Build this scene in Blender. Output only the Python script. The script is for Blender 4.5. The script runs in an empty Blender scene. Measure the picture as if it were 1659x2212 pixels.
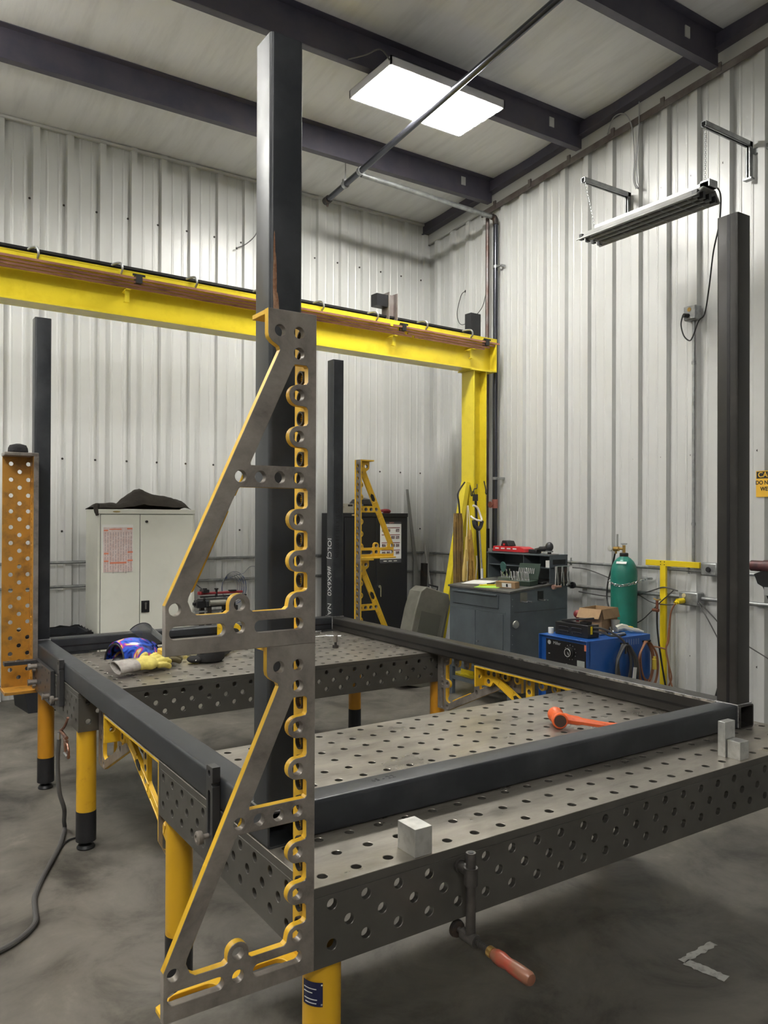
import bpy, bmesh, math, random
from mathutils import Vector, Matrix, noise
random.seed(7)
S = bpy.context.scene
COL = S.collection
PI = math.pi
# ---------------- camera, world, exposure ----------------
cam = bpy.data.cameras.new('camera'); camo = bpy.data.objects.new('camera', cam); COL.objects.link(camo)
cam.sensor_fit = 'VERTICAL'; cam.sensor_height = 36.0; cam.lens = 36.0*1694.39/2212
cam.clip_start = 0.02; cam.clip_end = 100
X = Vector((0.83227382, -0.5543524, 0.00370358)); Y = Vector((0.55433425, 0.83227953, 0.00493288)); Z = Vector((-0.00581697, -0.00205249, 0.99998097))
camo.matrix_world = Matrix(((X.x, Z.x, -Y.x, -0.92345), (X.y, Z.y, -Y.y, -1.68617), (X.z, Z.z, -Y.z, 1.75989), (0, 0, 0, 1)))
S.camera = camo
S.view_settings.view_transform = 'Standard'; S.view_settings.look = 'None'; S.view_settings.gamma = 1
S.view_settings.use_curve_mapping = False
S.view_settings.exposure = 1.68
W = bpy.data.worlds.new('world'); S.world = W; W.use_nodes = True
W.node_tree.nodes['Background'].inputs[0].default_value = (0.8, 0.85, 0.9, 1)
W.node_tree.nodes['Background'].inputs[1].default_value = 0.05
LAMP_MAIN = 42.0      # emission of the fixture in view
LAMP_FILL = 42.0      # emission of the unseen fixtures added for fill and uplight
FL = 0.035            # floor level
TZ = 0.85             # table top level
XR, YB = 5.10, 6.32   # right wall, back wall
def ceil_z(y): return 5.455 + 0.082*(YB-y)

# ---------------- materials ----------------
MATS = {}
def mat(name, col, rough=0.5, metal=0.0, col2=None, scale=6.0, lo=0.4, hi=0.65, bump=0.0, bscale=None, stretch=None, emit=None, spec=0.5, alpha=None, detail=6, rvar=0.0, wave=None):
    if name in MATS: return MATS[name]
    m = bpy.data.materials.new(name); m.use_nodes = True; MATS[name] = m
    nt = m.node_tree; N = nt.nodes; Lk = nt.links; b = N['Principled BSDF']
    b.inputs['Roughness'].default_value = rough; b.inputs['Metallic'].default_value = metal
    b.inputs['Specular IOR Level'].default_value = spec
    b.inputs['Base Color'].default_value = (*col, 1)
    m.diffuse_color = (*col, 1)
    tc = N.new('ShaderNodeTexCoord'); mp = N.new('ShaderNodeMapping'); Lk.new(tc.outputs['Object'], mp.inputs[0])
    if stretch: mp.inputs['Scale'].default_value = stretch
    if col2 or rvar:
        n = N.new('ShaderNodeTexNoise'); n.inputs['Scale'].default_value = scale; n.inputs['Detail'].default_value = detail; n.inputs['Roughness'].default_value = 0.6
        Lk.new(mp.outputs[0], n.inputs['Vector'])
        r = N.new('ShaderNodeMapRange'); r.inputs[1].default_value = lo; r.inputs[2].default_value = hi
        Lk.new(n.outputs['Fac'], r.inputs[0])
        if col2:
            mx = N.new('ShaderNodeMix'); mx.data_type = 'RGBA'
            mx.inputs[6].default_value = (*col, 1); mx.inputs[7].default_value = (*col2, 1)
            Lk.new(r.outputs[0], mx.inputs[0]); Lk.new(mx.outputs[2], b.inputs['Base Color'])
        if rvar:
            r2 = N.new('ShaderNodeMapRange'); r2.inputs[3].default_value = rough-rvar; r2.inputs[4].default_value = rough+rvar
            Lk.new(r.outputs[0], r2.inputs[0]); Lk.new(r2.outputs[0], b.inputs['Roughness'])
    if bump:
        n2 = N.new('ShaderNodeTexNoise'); n2.inputs['Scale'].default_value = bscale or scale*4; n2.inputs['Detail'].default_value = 4
        Lk.new(mp.outputs[0], n2.inputs['Vector'])
        bp = N.new('ShaderNodeBump'); bp.inputs['Strength'].default_value = bump; bp.inputs['Distance'].default_value = 0.01
        Lk.new(n2.outputs['Fac'], bp.inputs['Height']); Lk.new(bp.outputs[0], b.inputs['Normal'])
    if emit:
        b.inputs['Emission Color'].default_value = (*col, 1); b.inputs['Emission Strength'].default_value = emit
    if alpha is not None:
        b.inputs['Transmission Weight'].default_value = alpha
    return m
def rich(m, cols, scale, stretch=(1, 1, 1), dist=0.0, fine=0.0, lo=.3, hi=.7):
    nt = m.node_tree; N = nt.nodes; L = nt.links; b = N['Principled BSDF']
    tc = N.new('ShaderNodeTexCoord'); mp = N.new('ShaderNodeMapping'); mp.inputs['Scale'].default_value = stretch; L.new(tc.outputs['Object'], mp.inputs[0])
    a = N.new('ShaderNodeTexNoise'); a.inputs['Scale'].default_value = scale; a.inputs['Detail'].default_value = 12; a.inputs['Roughness'].default_value = .68; a.inputs['Distortion'].default_value = dist; L.new(mp.outputs[0], a.inputs['Vector'])
    cr = N.new('ShaderNodeValToRGB'); e = cr.color_ramp.elements; n = len(cols)
    for i, c in enumerate(cols):
        k = e[i] if i < 2 and i < n-0 and i < len(e) else e.new(lo+(hi-lo)*i/(n-1))
        k.position = lo+(hi-lo)*i/(n-1); k.color = (*c, 1)
    L.new(a.outputs['Fac'], cr.inputs[0]); L.new(cr.outputs[0], b.inputs['Base Color']); return m
WALLM = mat('painted_wall_panel', (0.60, 0.605, 0.59), 0.34, 0, (0.52, 0.523, 0.505), 1.3, 0.45, 0.8, stretch=(1, 1, .35), bump=0.02, bscale=8)
CEILM = mat('vinyl_insulation', (0.74, 0.74, 0.74), 0.45, 0, (0.60, 0.60, 0.60), 2.2, 0.45, 0.75, stretch=(4, .5, 1), bump=0.35, bscale=3)
PURLM = mat('dark_primer', (0.085, 0.076, 0.10), 0.5, 0.0, (0.06, 0.058, 0.085), 4)
TRIMM = mat('painted_trim', (0.48, 0.48, 0.46), 0.5)
RUSTM = mat('brown_primer_angle', (0.11, 0.085, 0.075), 0.6, 0.1, (0.18, 0.16, 0.15), 5)
FLOORM = mat('concrete_floor', (0.165, 0.150, 0.128), 0.5, 0, (0.085, 0.078, 0.068), 1.6, 0.35, 0.68, bump=0.05, bscale=30, rvar=0.1, detail=10)
rich(FLOORM, [(.040, .036, .030), (.082, .074, .062), (.122, .111, .094), (.145, .132, .112), (.19, .173, .148)], 2.4, dist=.5, lo=.33, hi=.67)
TUBEM = mat('mill_scale_steel', (0.026, 0.029, 0.034), 0.46, 0.2, (0.06, 0.063, 0.069), 4, 0.46, 0.78, rvar=0.07, detail=8)
TUBEM2 = mat('mill_scale_steel_brown', (0.028, 0.026, 0.024), 0.42, 0.25, (0.045, 0.041, 0.037), 5, 0.45, 0.75, rvar=0.07)
SEAMM = mat('tube_weld_seam', (0.010, 0.010, 0.011), 0.4, 0.3)
WELDM = mat('weld_bead', (0.55, 0.55, 0.57), 0.3, 0.9, (0.25, 0.24, 0.24), 60)
TOPM = mat('machined_table_steel', (0.42, 0.385, 0.33), 0.36, 0.7, (0.25, 0.23, 0.195), 3.2, 0.35, 0.7, bump=0.03, bscale=60, stretch=(1, 1.6, 1), rvar=0.10, detail=9)
rich(TOPM, [(.14, .127, .108), (.25, .23, .197), (.32, .295, .255), (.42, .385, .335)], 2.0, (1, 3.5, 1), .3)
SIDEM = mat('table_side_steel', (0.135, 0.128, 0.115), 0.40, 0.55, (0.095, 0.09, 0.08), 3, 0.35, 0.7, rvar=0.08)
BRKM = mat('machined_bracket_steel', (0.19, 0.165, 0.148), 0.42, 0.35, (0.11, 0.092, 0.082), 9, 0.4, 0.72, bump=0.03, bscale=120, rvar=0.08, detail=8)
rich(BRKM, [(.12, .102, .09), (.215, .19, .168), (.28, .248, .22), (.36, .32, .288)], 7, dist=.3, lo=.33, hi=.72)
YELM = mat('yellow_bracket_paint', (0.72, 0.43, 0.02), 0.42, 0, (0.50, 0.27, 0.015), 14, 0.55, 0.75, bump=0.05, bscale=60)
ORGM = mat('worn_orange_paint', (0.40, 0.185, 0.018), 0.5, 0, (0.17, 0.085, 0.02), 12, 0.48, 0.72, bump=0.06, bscale=60)
LEGM = mat('yellow_leg_paint', (0.66, 0.37, 0.015), 0.36, 0, (0.42, 0.20, 0.012), 12, 0.6, 0.8)
LEGM2 = mat('orange_leg_paint', (0.56, 0.25, 0.012), 0.36, 0, (0.36, 0.15, 0.01), 12, 0.6, 0.8)
CRANEM = mat('crane_yellow_paint', (0.74, 0.60, 0.035), 0.26, 0, (0.62, 0.49, 0.02), 8, 0.5, 0.8, bump=0.06, bscale=40)
BLACKM = mat('black_plastic', (0.012, 0.012, 0.014), 0.45)
BLACKS = mat('black_steel', (0.02, 0.02, 0.022), 0.4, 0.4)
DARKM = mat('dark_iron', (0.05, 0.045, 0.042), 0.5, 0.6, (0.12, 0.07, 0.045), 9, 0.55, 0.75)
COPM = mat('copper_bar', (0.45, 0.22, 0.15), 0.38, 0.6, (0.22, 0.10, 0.075), 5, 0.45, 0.7, stretch=(1, 4, 4))
BRASSM = mat('brass', (0.55, 0.36, 0.12), 0.3, 0.85)
CHROMEM = mat('bright_steel', (0.62, 0.62, 0.62), 0.22, 0.9)
GALVM = mat('galvanised_steel', (0.38, 0.39, 0.39), 0.42, 0.7, (0.25, 0.26, 0.26), 12)
ALUM = mat('aluminium_block', (0.66, 0.66, 0.64), 0.34, 0.75, (0.48, 0.48, 0.46), 25, 0.45, 0.7, bump=0.03, bscale=150)
WHITEP = mat('white_plastic', (0.75, 0.75, 0.73), 0.4)
FIXM = mat('fixture_enamel', (0.62, 0.62, 0.64), 0.4)
PAPERM = mat('paper', (0.82, 0.81, 0.78), 0.6)
GREYC = mat('putty_cabinet_paint', (0.74, 0.74, 0.66), 0.42, 0, (0.66, 0.66, 0.58), 3, 0.5, 0.8)
GREYD = mat('cabinet_seam_shadow_gap', (0.05, 0.05, 0.045), 0.6)
BLKC = mat('black_cabinet_paint', (0.012, 0.013, 0.017), 0.38)
DESKM = mat('blue_grey_enamel', (0.100, 0.118, 0.130), 0.45, 0, (0.078, 0.092, 0.102), 5)
DESKT = mat('worn_desk_top', (0.14, 0.135, 0.125), 0.5, 0.2, (0.08, 0.08, 0.078), 8)
BLUEM = mat('welder_blue_enamel', (0.012, 0.085, 0.33), 0.35)
REDM = mat('red_plastic', (0.52, 0.02, 0.025), 0.35)
TEALM = mat('cylinder_green', (0.015, 0.20, 0.145), 0.38, 0, (0.012, 0.15, 0.11), 5)
CARDM = mat('cardboard', (0.36, 0.23, 0.12), 0.75, 0, (0.28, 0.175, 0.09), 10)
WOODM = mat('worn_wood_handle', (0.22, 0.09, 0.05), 0.38, 0, (0.36, 0.04, 0.02), 9, 0.45, 0.6)
HAMM = mat('orange_urethane', (0.78, 0.13, 0.03), 0.4, 0, (0.35, 0.06, 0.02), 22, 0.6, 0.75)
CLOTHM = mat('brown_black_cloth', (0.030, 0.025, 0.020), 0.85, 0, (0.045, 0.037, 0.03), 9, bump=0.2, bscale=30)
BCLOTH = mat('black_knit', (0.014, 0.013, 0.014), 0.9, bump=0.3, bscale=120)
GLOVEY = mat('yellow_leather', (0.66, 0.56, 0.13), 0.65, 0, (0.52, 0.42, 0.10), 30, bump=0.2, bscale=80)
GLOVEG = mat('grey_leather_cuff', (0.42, 0.39, 0.36), 0.75, 0, (0.30, 0.27, 0.25), 30, bump=0.25, bscale=80)
APRONM = mat('tan_leather', (0.50, 0.31, 0.07), 0.7, 0, (0.30, 0.17, 0.035), 7, 0.45, 0.7)
APRON2 = mat('dirty_tan_leather', (0.22, 0.13, 0.03), 0.75, 0, (0.11, 0.07, 0.03), 5, 0.4, 0.65)
CLSTEEL = mat('oiled_clamp_steel', (.085, .078, .074), .36, .6, (.13, .12, .112), 14)
STRAPM = mat('cream_webbing', (0.62, 0.54, 0.36), 0.7)
CASEM = mat('grey_green_plastic', (0.17, 0.165, 0.135), 0.5, 0, (0.13, 0.125, 0.10), 8)
CABLEM = mat('grey_cable', (0.075, 0.072, 0.07), 0.5)
ORCAB = mat('copper_brown_cable', (0.26, 0.11, 0.055), 0.5)
SIGNY = mat('sign_yellow', (0.80, 0.46, 0.04), 0.45)
INKM = mat('black_ink', (0.012, 0.012, 0.012), 0.6)
CHALKM = mat('white_paint_marker', (0.62, 0.62, 0.62), 0.7)
NAVY = mat('navy_label', (0.008, 0.012, 0.06), 0.35)
ORANGEP = mat('orange_print', (0.75, 0.22, 0.12), 0.5)
PINKP = mat('pink_print', (0.66, 0.50, 0.47), 0.5, 0, (0.75, 0.66, 0.64), 22)
MAROON = mat('maroon_print', (0.22, 0.04, 0.05), 0.5)
LIMEM = mat('lime_paper', (0.42, 0.70, 0.10), 0.6)
TAPEM = mat('white_floor_tape', (0.62, 0.62, 0.58), 0.6, 0, (0.34, 0.33, 0.31), 30, 0.5, 0.7)
DKRED = mat('dark_red_paint', (0.20, 0.015, 0.02), 0.4)
YTAPE = mat('flat_yellow_paint', (0.78, 0.58, 0.01), 0.4)
LIGHTM = mat('fixture_tubes', (1.0, 0.985, 0.93), 0.5, emit=LAMP_MAIN)
LIGHT2 = mat('fill_fixture_tubes', (1.0, 0.985, 0.93), 0.5, emit=LAMP_FILL)
TUBEOFF = mat('unlit_fluorescent_tube', (0.20, 0.20, 0.20), 0.3)
REFLM = mat('dusty_reflector', (0.16, 0.16, 0.16), 0.4, 0.2)
CLEARM = mat('clear_visor', (0.42, 0.44, 0.45), 0.06, alpha=0.75)
CLEARP = mat('cloudy_plastic', (0.45, 0.45, 0.42), 0.3, alpha=0.4)

# ---------------- builders ----------------
ROOTM = {}
class MB:
    def __init__(s): s.bm = bmesh.new()
    def box(s, a, b, M=None):
        c = [(a[i]+b[i])/2 for i in range(3)]; d = [abs(b[i]-a[i]) for i in range(3)]
        m = Matrix.Translation(c) @ Matrix.Diagonal((*d, 1))
        if M is not None: m = M @ m
        bmesh.ops.create_cube(s.bm, size=1, matrix=m); return s
    def cyl(s, p, q, r, r2=None, n=16, cap=True):
        p = Vector(p); q = Vector(q); d = q-p
        m = Matrix.Translation((p+q)/2) @ d.to_track_quat('Z', 'Y').to_matrix().to_4x4()
        bmesh.ops.create_cone(s.bm, cap_ends=cap, segments=n, radius1=r, radius2=r if r2 is None else r2, depth=d.length, matrix=m); return s
    def sph(s, c, r, sc=(1, 1, 1), M=None, n=16):
        m = Matrix.Translation(c)
        if M is not None: m = m @ M
        m = m @ Matrix.Diagonal((*[k*r for k in sc], 1))
        bmesh.ops.create_uvsphere(s.bm, u_segments=n, v_segments=max(6, n*2//3), radius=1, matrix=m); return s
    def tube(s, pts, r, n=8, smooth=True, closed=False, rs=None):
        P = [Vector(p) for p in pts]
        if smooth and len(P) > 2:
            Q = []; m = len(P)
            rng = range(m if closed else m-1)
            for i in rng:
                g = (lambda k: P[k % m]) if closed else (lambda k: P[min(max(k, 0), m-1)])
                a, b, c, d = g(i-1), g(i), g(i+1), g(i+2)
                for k in range(6):
                    t = k/6; Q.append(0.5*((2*b)+(c-a)*t+(2*a-5*b+4*c-d)*t*t+(3*b-a-3*c+d)*t**3))
            if not closed: Q.append(P[-1])
            P = Q
        up = Vector((0, 0, 1)); rings = []; prev = None; m = len(P)
        for i, p in enumerate(P):
            if closed: t = P[(i+1) % m]-P[i-1]
            else: t = P[min(i+1, m-1)]-P[max(i-1, 0)]
            if t.length < 1e-9: t = Vector((0, 0, 1))
            t.normalize()
            if prev is None:
                a = t.orthogonal().normalized()
            else:
                a = prev-t*prev.dot(t)
                a = a.normalized() if a.length > 1e-6 else t.orthogonal().normalized()
            prev = a; b = t.cross(a)
            rr = r if rs is None else rs[min(int(i*len(rs)/m), len(rs)-1)]
            rings.append([s.bm.verts.new(p+(a*math.cos(2*PI*k/n)+b*math.sin(2*PI*k/n))*rr) for k in range(n)])
        for i in range(m if closed else m-1):
            A, B = rings[i], rings[(i+1) % m]
            for k in range(n): s.bm.faces.new((A[k], A[(k+1) % n], B[(k+1) % n], B[k]))
        if not closed:
            s.bm.faces.new(rings[0][::-1]); s.bm.faces.new(rings[-1])
        return s
    def lathe(s, prof, M=None, n=28):
        M = M or Matrix(); rings = []
        for r, z in prof: rings.append([s.bm.verts.new(M @ Vector((max(r, 1e-4)*math.cos(2*PI*k/n), max(r, 1e-4)*math.sin(2*PI*k/n), z))) for k in range(n)])
        for A, B in zip(rings, rings[1:]):
            for k in range(n): s.bm.faces.new((A[k], A[(k+1) % n], B[(k+1) % n], B[k]))
        s.bm.faces.new(rings[0][::-1]); s.bm.faces.new(rings[-1]); return s
    def prism(s, pts, a, b, axis=1):      # polygon in the plane across 'axis', pushed from a to b
        def v(p, k):
            q = list(p); q.insert(axis, k); return s.bm.verts.new(q)
        A = [v(p, a) for p in pts]; B = [v(p, b) for p in pts]; n = len(pts)
        s.bm.faces.new(A); s.bm.faces.new(B[::-1])
        for k in range(n): s.bm.faces.new((A[k], B[k], B[(k+1) % n], A[(k+1) % n]))
        bmesh.ops.recalc_face_normals(s.bm, faces=s.bm.faces); return s
    def build(s, name, m, parent=None, world=True, bev=0, smooth=True, mods=()):
        bmesh.ops.recalc_face_normals(s.bm, faces=s.bm.faces)
        me = bpy.data.meshes.new(name); s.bm.to_mesh(me); s.bm.free()
        return finish(name, me, m, parent, world, bev, smooth)
def shade(me, ang=35):
    bm = bmesh.new(); bm.from_mesh(me)
    for f in bm.faces: f.smooth = True
    for e in bm.edges: e.smooth = (len(e.link_faces) == 2 and e.calc_face_angle(0) < math.radians(ang))
    bm.to_mesh(me); bm.free()
def finish(name, me, m, parent=None, world=True, bev=0, smooth=True):
    if smooth: shade(me)
    for x in (m if isinstance(m, (list, tuple)) else [m]): me.materials.append(x)
    o = bpy.data.objects.new(name, me); COL.objects.link(o)
    if parent is not None:
        if world and parent.name in ROOTM: me.transform(ROOTM[parent.name].inverted())
        o.parent = parent
        if parent.name in ROOTM: ROOTM[o.name] = ROOTM[parent.name]
    if bev:
        b = o.modifiers.new('bevel', 'BEVEL'); b.width = bev; b.segments = 2; b.limit_method = 'ANGLE'; b.angle_limit = math.radians(40)
    return o
def tag(o, label=None, cat=None, group=None, kind=None):
    if label: o['label'] = label
    if cat: o['category'] = cat
    if group: o['group'] = group
    if kind: o['kind'] = kind
    return o
def thing(name, label, cat, loc=(0, 0, 0), rz=0, group=None, M=None):
    o = bpy.data.objects.new(name, None); COL.objects.link(o); o.empty_display_size = 0.05
    m = M if M is not None else Matrix.Translation(loc) @ Matrix.Rotation(rz, 4, 'Z')
    o.matrix_world = m; ROOTM[o.name] = m.copy()
    return tag(o, label, cat, group)
def circ(x, y, r, n=20): return [(x+r*math.cos(2*PI*k/n), y+r*math.sin(2*PI*k/n)) for k in range(n)]
def slot(x0, x1, y, r, n=10):
    p = [(x1-r+r*math.cos(a), y+r*math.sin(a)) for a in [(-PI/2)+PI*k/n for k in range(n+1)]]
    return p+[(x0+r+r*math.cos(a), y+r*math.sin(a)) for a in [(PI/2)+PI*k/n for k in range(n+1)]]
def plate_mesh(outline, holes, t, M, two=False, bev=0.0012, bores=()):
    """flat plate with through holes: 2D polygons (u,v), thickness t centred on w=0, placed by M"""
    cu = bpy.data.curves.new('plate', 'CURVE'); cu.dimensions = '2D'; cu.fill_mode = 'BOTH'
    for poly in [outline]+holes:
        sp = cu.splines.new('POLY'); sp.points.add(len(poly)-1); sp.use_cyclic_u = True
        for q, p in zip(sp.points, poly): q.co = (p[0], p[1], 0, 1)
    if bev: cu.bevel_depth = bev; cu.bevel_resolution = 0; cu.offset = -bev
    cu.extrude = t/2-bev
    o = bpy.data.objects.new('plate', cu); COL.objects.link(o)
    dg = bpy.context.evaluated_depsgraph_get(); dg.update()
    me = bpy.data.meshes.new_from_object(o.evaluated_get(dg)); bpy.data.objects.remove(o); bpy.data.curves.remove(cu)
    me.materials.clear()
    for p in me.polygons: p.material_index = 0
    if two:
        for p in me.polygons:
            p.material_index = 0 if p.normal.z*two > 0.5 else 1
            if p.material_index and abs(p.normal.z) < .9:
                for (bx, by, rx, ry) in bores:
                    if abs(p.center.x-bx) < rx and abs(p.center.y-by) < ry: p.material_index = 0; break
    me.transform(M)
    if M.to_3x3().determinant() < 0: me.flip_normals()
    return me
def frame(o, u, v):   # matrix taking (u,v,w) to o + u*U + v*V + w*(UxV)
    u = Vector(u); v = Vector(v); w = u.cross(v)
    return Matrix(((u.x, v.x, w.x, o[0]), (u.y, v.y, w.y, o[1]), (u.z, v.z, w.z, o[2]), (0, 0, 0, 1)))
def text(name, s, size, M, m, parent=None, depth=0.0006, align='CENTER', sx=1.0, bold=0.0):
    cu = bpy.data.curves.new('t', 'FONT'); cu.body = s; cu.size = size; cu.extrude = depth; cu.align_x = align; cu.align_y = 'CENTER'; cu.offset = bold
    o = bpy.data.objects.new('t', cu); COL.objects.link(o)
    dg = bpy.context.evaluated_depsgraph_get(); dg.update()
    me = bpy.data.meshes.new_from_object(o.evaluated_get(dg)); bpy.data.objects.remove(o)
    me.materials.clear(); me.transform(M @ Matrix.Diagonal((sx, 1, 1, 1)))
    return finish(name, me, m, parent, True, 0, False)
def copy_tree(o, parent=None):
    c = o.copy(); COL.objects.link(c)
    if parent: c.parent = parent
    for ch in list(o.children): copy_tree(ch, c)
    return c

# ================= THE SETTING =================
def struct(o): o['kind'] = 'structure'; return o
struct(MB().box((-7, -7, FL-0.15), (XR+0.1, YB+0.1, FL)).build('floor', FLOORM, smooth=False))
def wall_profile(L, start):
    P = [(0, 0)]; k = math.floor(-start/0.3052)-1; x = start+k*0.3052
    while x < L+0.4:
        for dx, h in ((-.038, 0), (-.029, .044), (.029, .044), (.038, 0), (.088, 0), (.097, .004), (.105, .004), (.114, 0), (.192, 0), (.201, .004), (.209, .004), (.218, 0)):
            if 0 < x+dx < L: P.append((x+dx, h))
        x += 0.3052
    P.append((L, 0)); return P
def wall(name, L, start, M, ztop, screws=()):
    bm = bmesh.new(); P = wall_profile(L, start); A = []; B = []
    for x, h in P:
        A.append(bm.verts.new(M @ Vector((x, h, FL-.02)))); B.append(bm.verts.new(M @ Vector((x, h, ztop(x)))))
    Ab = [bm.verts.new(M @ Vector((x, -.05, FL-.02))) for x in (0, L)]; Bb = [bm.verts.new(M @ Vector((x, -.05, ztop(x)))) for x in (0, L)]
    for i in range(len(P)-1): bm.faces.new((A[i], A[i+1], B[i+1], B[i]))
    bm.faces.new((Ab[0], Bb[0], Bb[1], Ab[1])); bm.faces.new((A[0], B[0], Bb[0], Ab[0])); bm.faces.new((A[-1], Ab[1], Bb[1], B[-1]))
    bmesh.ops.recalc_face_normals(bm, faces=bm.faces)
    nf = len(bm.faces)
    for z in screws:
        k = math.floor(-start/0.3052)-1; x = start+k*0.3052-.053
        while x < L-.05:
            if x > .05:
                m = M @ Matrix.Translation((x, 0.003, z)) @ Matrix.Rotation(-PI/2, 4, 'X')
                bmesh.ops.create_cone(bm, cap_ends=True, segments=6, radius1=.013, radius2=.008, depth=.012, matrix=m)
            x += 0.3052
    me = bpy.data.meshes.new(name); bm.to_mesh(me); bm.free()
    for i, p in enumerate(me.polygons): p.material_index = 1 if i >= nf else 0
    o = finish(name, me, [WALLM, DARKM], smooth=False); return struct(o)
wall('wall_back', 12.1, 0.431+7, frame((-7, YB, 0), (1, 0, 0), (0, -1, 0)) @ Matrix(((1, 0, 0, 0), (0, 1, 0, 0), (0, 0, -1, 0), (0, 0, 0, 1))), lambda x: 5.47, (0.55, 1.60, 2.30, 4.745))
wall('wall_right', 13.32, YB-4.607, Matrix(((0, -1, 0, XR), (-1, 0, 0, YB), (0, 0, 1, 0), (0, 0, 0, 1))), lambda x: 5.40+.082*x, (0.55, 2.30, 4.745))
wall('wall_left', 13.32, 0.1, Matrix(((0, 1, 0, -7), (1, 0, 0, -7), (0, 0, 1, 0), (0, 0, 0, 1))), lambda x: ceil_z(-7+x)+.02)
wall('wall_front', 12.1, 0.1, Matrix(((1, 0, 0, -7), (0, 1, 0, -7), (0, 0, 1, 0), (0, 0, 0, 1))), lambda x: ceil_z(-7)+.02)
# sagging insulation ceiling between the purlins
PY = [5.03, 3.70, 2.21, 0.75, -0.75, -2.25, -3.75, -5.25]
bm = bmesh.new(); NX, NY = 60, 140; G = []
for j in range(NY+1):
    y = -7+13.34*j/NY; row = []
    d = min(abs(y-p) for p in PY+[6.32, -7])
    for i in range(NX+1):
        x = -7+12.1*i/NX
        row.append(bm.verts.new((x, y, ceil_z(y)-0.03*min(1, d/.4)-0.008*noise.noise(Vector((x*.8, y*2, 0))))))
    G.append(row)
for j in range(NY):
    for i in range(NX): bm.faces.new((G[j][i], G[j+1][i], G[j+1][i+1], G[j][i+1]))
me = bpy.data.meshes.new('ceiling'); bm.to_mesh(me); bm.free(); struct(finish('ceiling', me, CEILM))
for k, y in enumerate(PY):
    zb = 5.313+(5.03-y)*0.072; zt = ceil_z(y)+.01; b = MB()
    b.box((-7, y-.004, zb), (XR-.1, y+.004, zt)).box((-7, y-.0, zb), (XR-.1, y+.07, zb+.006)).box((-7, y-.07, zt-.02), (XR-.1, y, zt-.014))
    b.box((-7, y+.064, zb), (XR-.1, y+.07, zb+.02))
    if k < 3: b.box((4.55, y-.012, zb+.10), (4.61, y-.004, zb+.19))
    o = struct(b.build('trim_%d' % (k+1), PURLM, smooth=False))
    if k < 3:
        o.data.materials.append(TRIMM)
        for p in o.data.polygons[-6:]: p.material_index = 1
# rafter, rake strip and brown angle along the right wall
def slope_box(x0, x1, z0, z1, name, m, y0=-6.9, y1=6.30):
    bm = MB(); c = lambda y: 0.082*(YB-y)
    v = [bm.bm.verts.new(p) for p in [(x0, y0, z0+c(y0)), (x1, y0, z0+c(y0)), (x1, y0, z1+c(y0)), (x0, y0, z1+c(y0)), (x0, y1, z0+c(y1)), (x1, y1, z0+c(y1)), (x1, y1, z1+c(y1)), (x0, y1, z1+c(y1))]]
    for f in ((0, 1, 2, 3), (7, 6, 5, 4), (0, 4, 5, 1), (1, 5, 6, 2), (2, 6, 7, 3), (3, 7, 4, 0)): bm.bm.faces.new([v[i] for i in f])
    return bm
b = slope_box(4.97, 4.98, 5.315, 5.46, '', 0); o2 = slope_box(4.95, 5.04, 5.315, 5.322, '', 0)
me = bpy.data.meshes.new('t'); o2.bm.to_mesh(me); b.bm.from_mesh(me); struct(b.build('trim_9', PURLM, smooth=False))
struct(slope_box(5.045, 5.07, 5.20, 5.33, '', 0).build('trim_10', TRIMM, smooth=False))
b = slope_box(5.04, 5.10, 5.19, 5.20, '', 0, y1=5.25); o2 = slope_box(5.035, 5.041, 5.13, 5.19, '', 0, y1=5.25)
me = bpy.data.meshes.new('t'); o2.bm.to_mesh(me); b.bm.from_mesh(me)
for k in range(12): b.box((5.03, 5.0-k*.56, 5.15+.082*(1.32+k*.56)), (5.05, 5.04-k*.56, 5.23+.082*(1.32+k*.56)))
struct(b.build('trim_11', RUSTM, smooth=False))
struct(MB().box((-7, 6.262, 5.42), (5.04, 6.30, 5.445)).build('trim_12', TRIMM, smooth=False))

# ================= CEILING FIXTURES =================
def fixture(x0, x1, y0, y1, z, label, lm, group=None, h=.05, opened=False):
    t = thing('ceiling_light', label, 'light fixture', ((x0+x1)/2, (y0+y1)/2, z), 0, group)
    b = MB(); w = .012
    if not opened: b.box((x0, y0, z+h-.004), (x1, y1, z+h))
    for a, c in (((x0, y0), (x0+w, y1)), ((x1-w, y0), (x1, y1)), ((x0, y0), (x1, y0+w)), ((x0, y1-w), (x1, y1))): b.box((a[0], a[1], z+(.016 if not opened else 0)), (c[0], c[1], z+h))
    b.build('housing', FIXM, t, smooth=False)
    b = MB(); n = 6; pw = (y1-y0-2*w)/n
    for k in range(n):      # corrugated reflector
        yy = y0+w+pw*k
        b.box((x0+w, yy-.003+(.004 if k == 0 else 0), z+.028), (x1-w, yy+.003+(.004 if k == 0 else 0), z+.04))
    b.build('reflector', WHITEP, t, smooth=False)
    for k in range(n):
        yy = y0+w+pw*(k+.5)
        MB().cyl((x0+.025, yy, z+.018), (x1-.025, yy, z+.018), .017, n=10).build('lamp_tube', lm, t)
    return t
fl = fixture(2.52, 3.72, 3.41, 4.04, 5.30, 'lit rectangular fluorescent fixture under the roof purlins, crossed by a pipe', LIGHTM, h=.085)
MB().tube([(2.56, 3.45, 5.34), (2.42, 3.40, 5.39), (2.34, 3.5, 5.37), (2.3, 3.7, 5.42)], .006).build('wire', CABLEM, fl)
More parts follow.
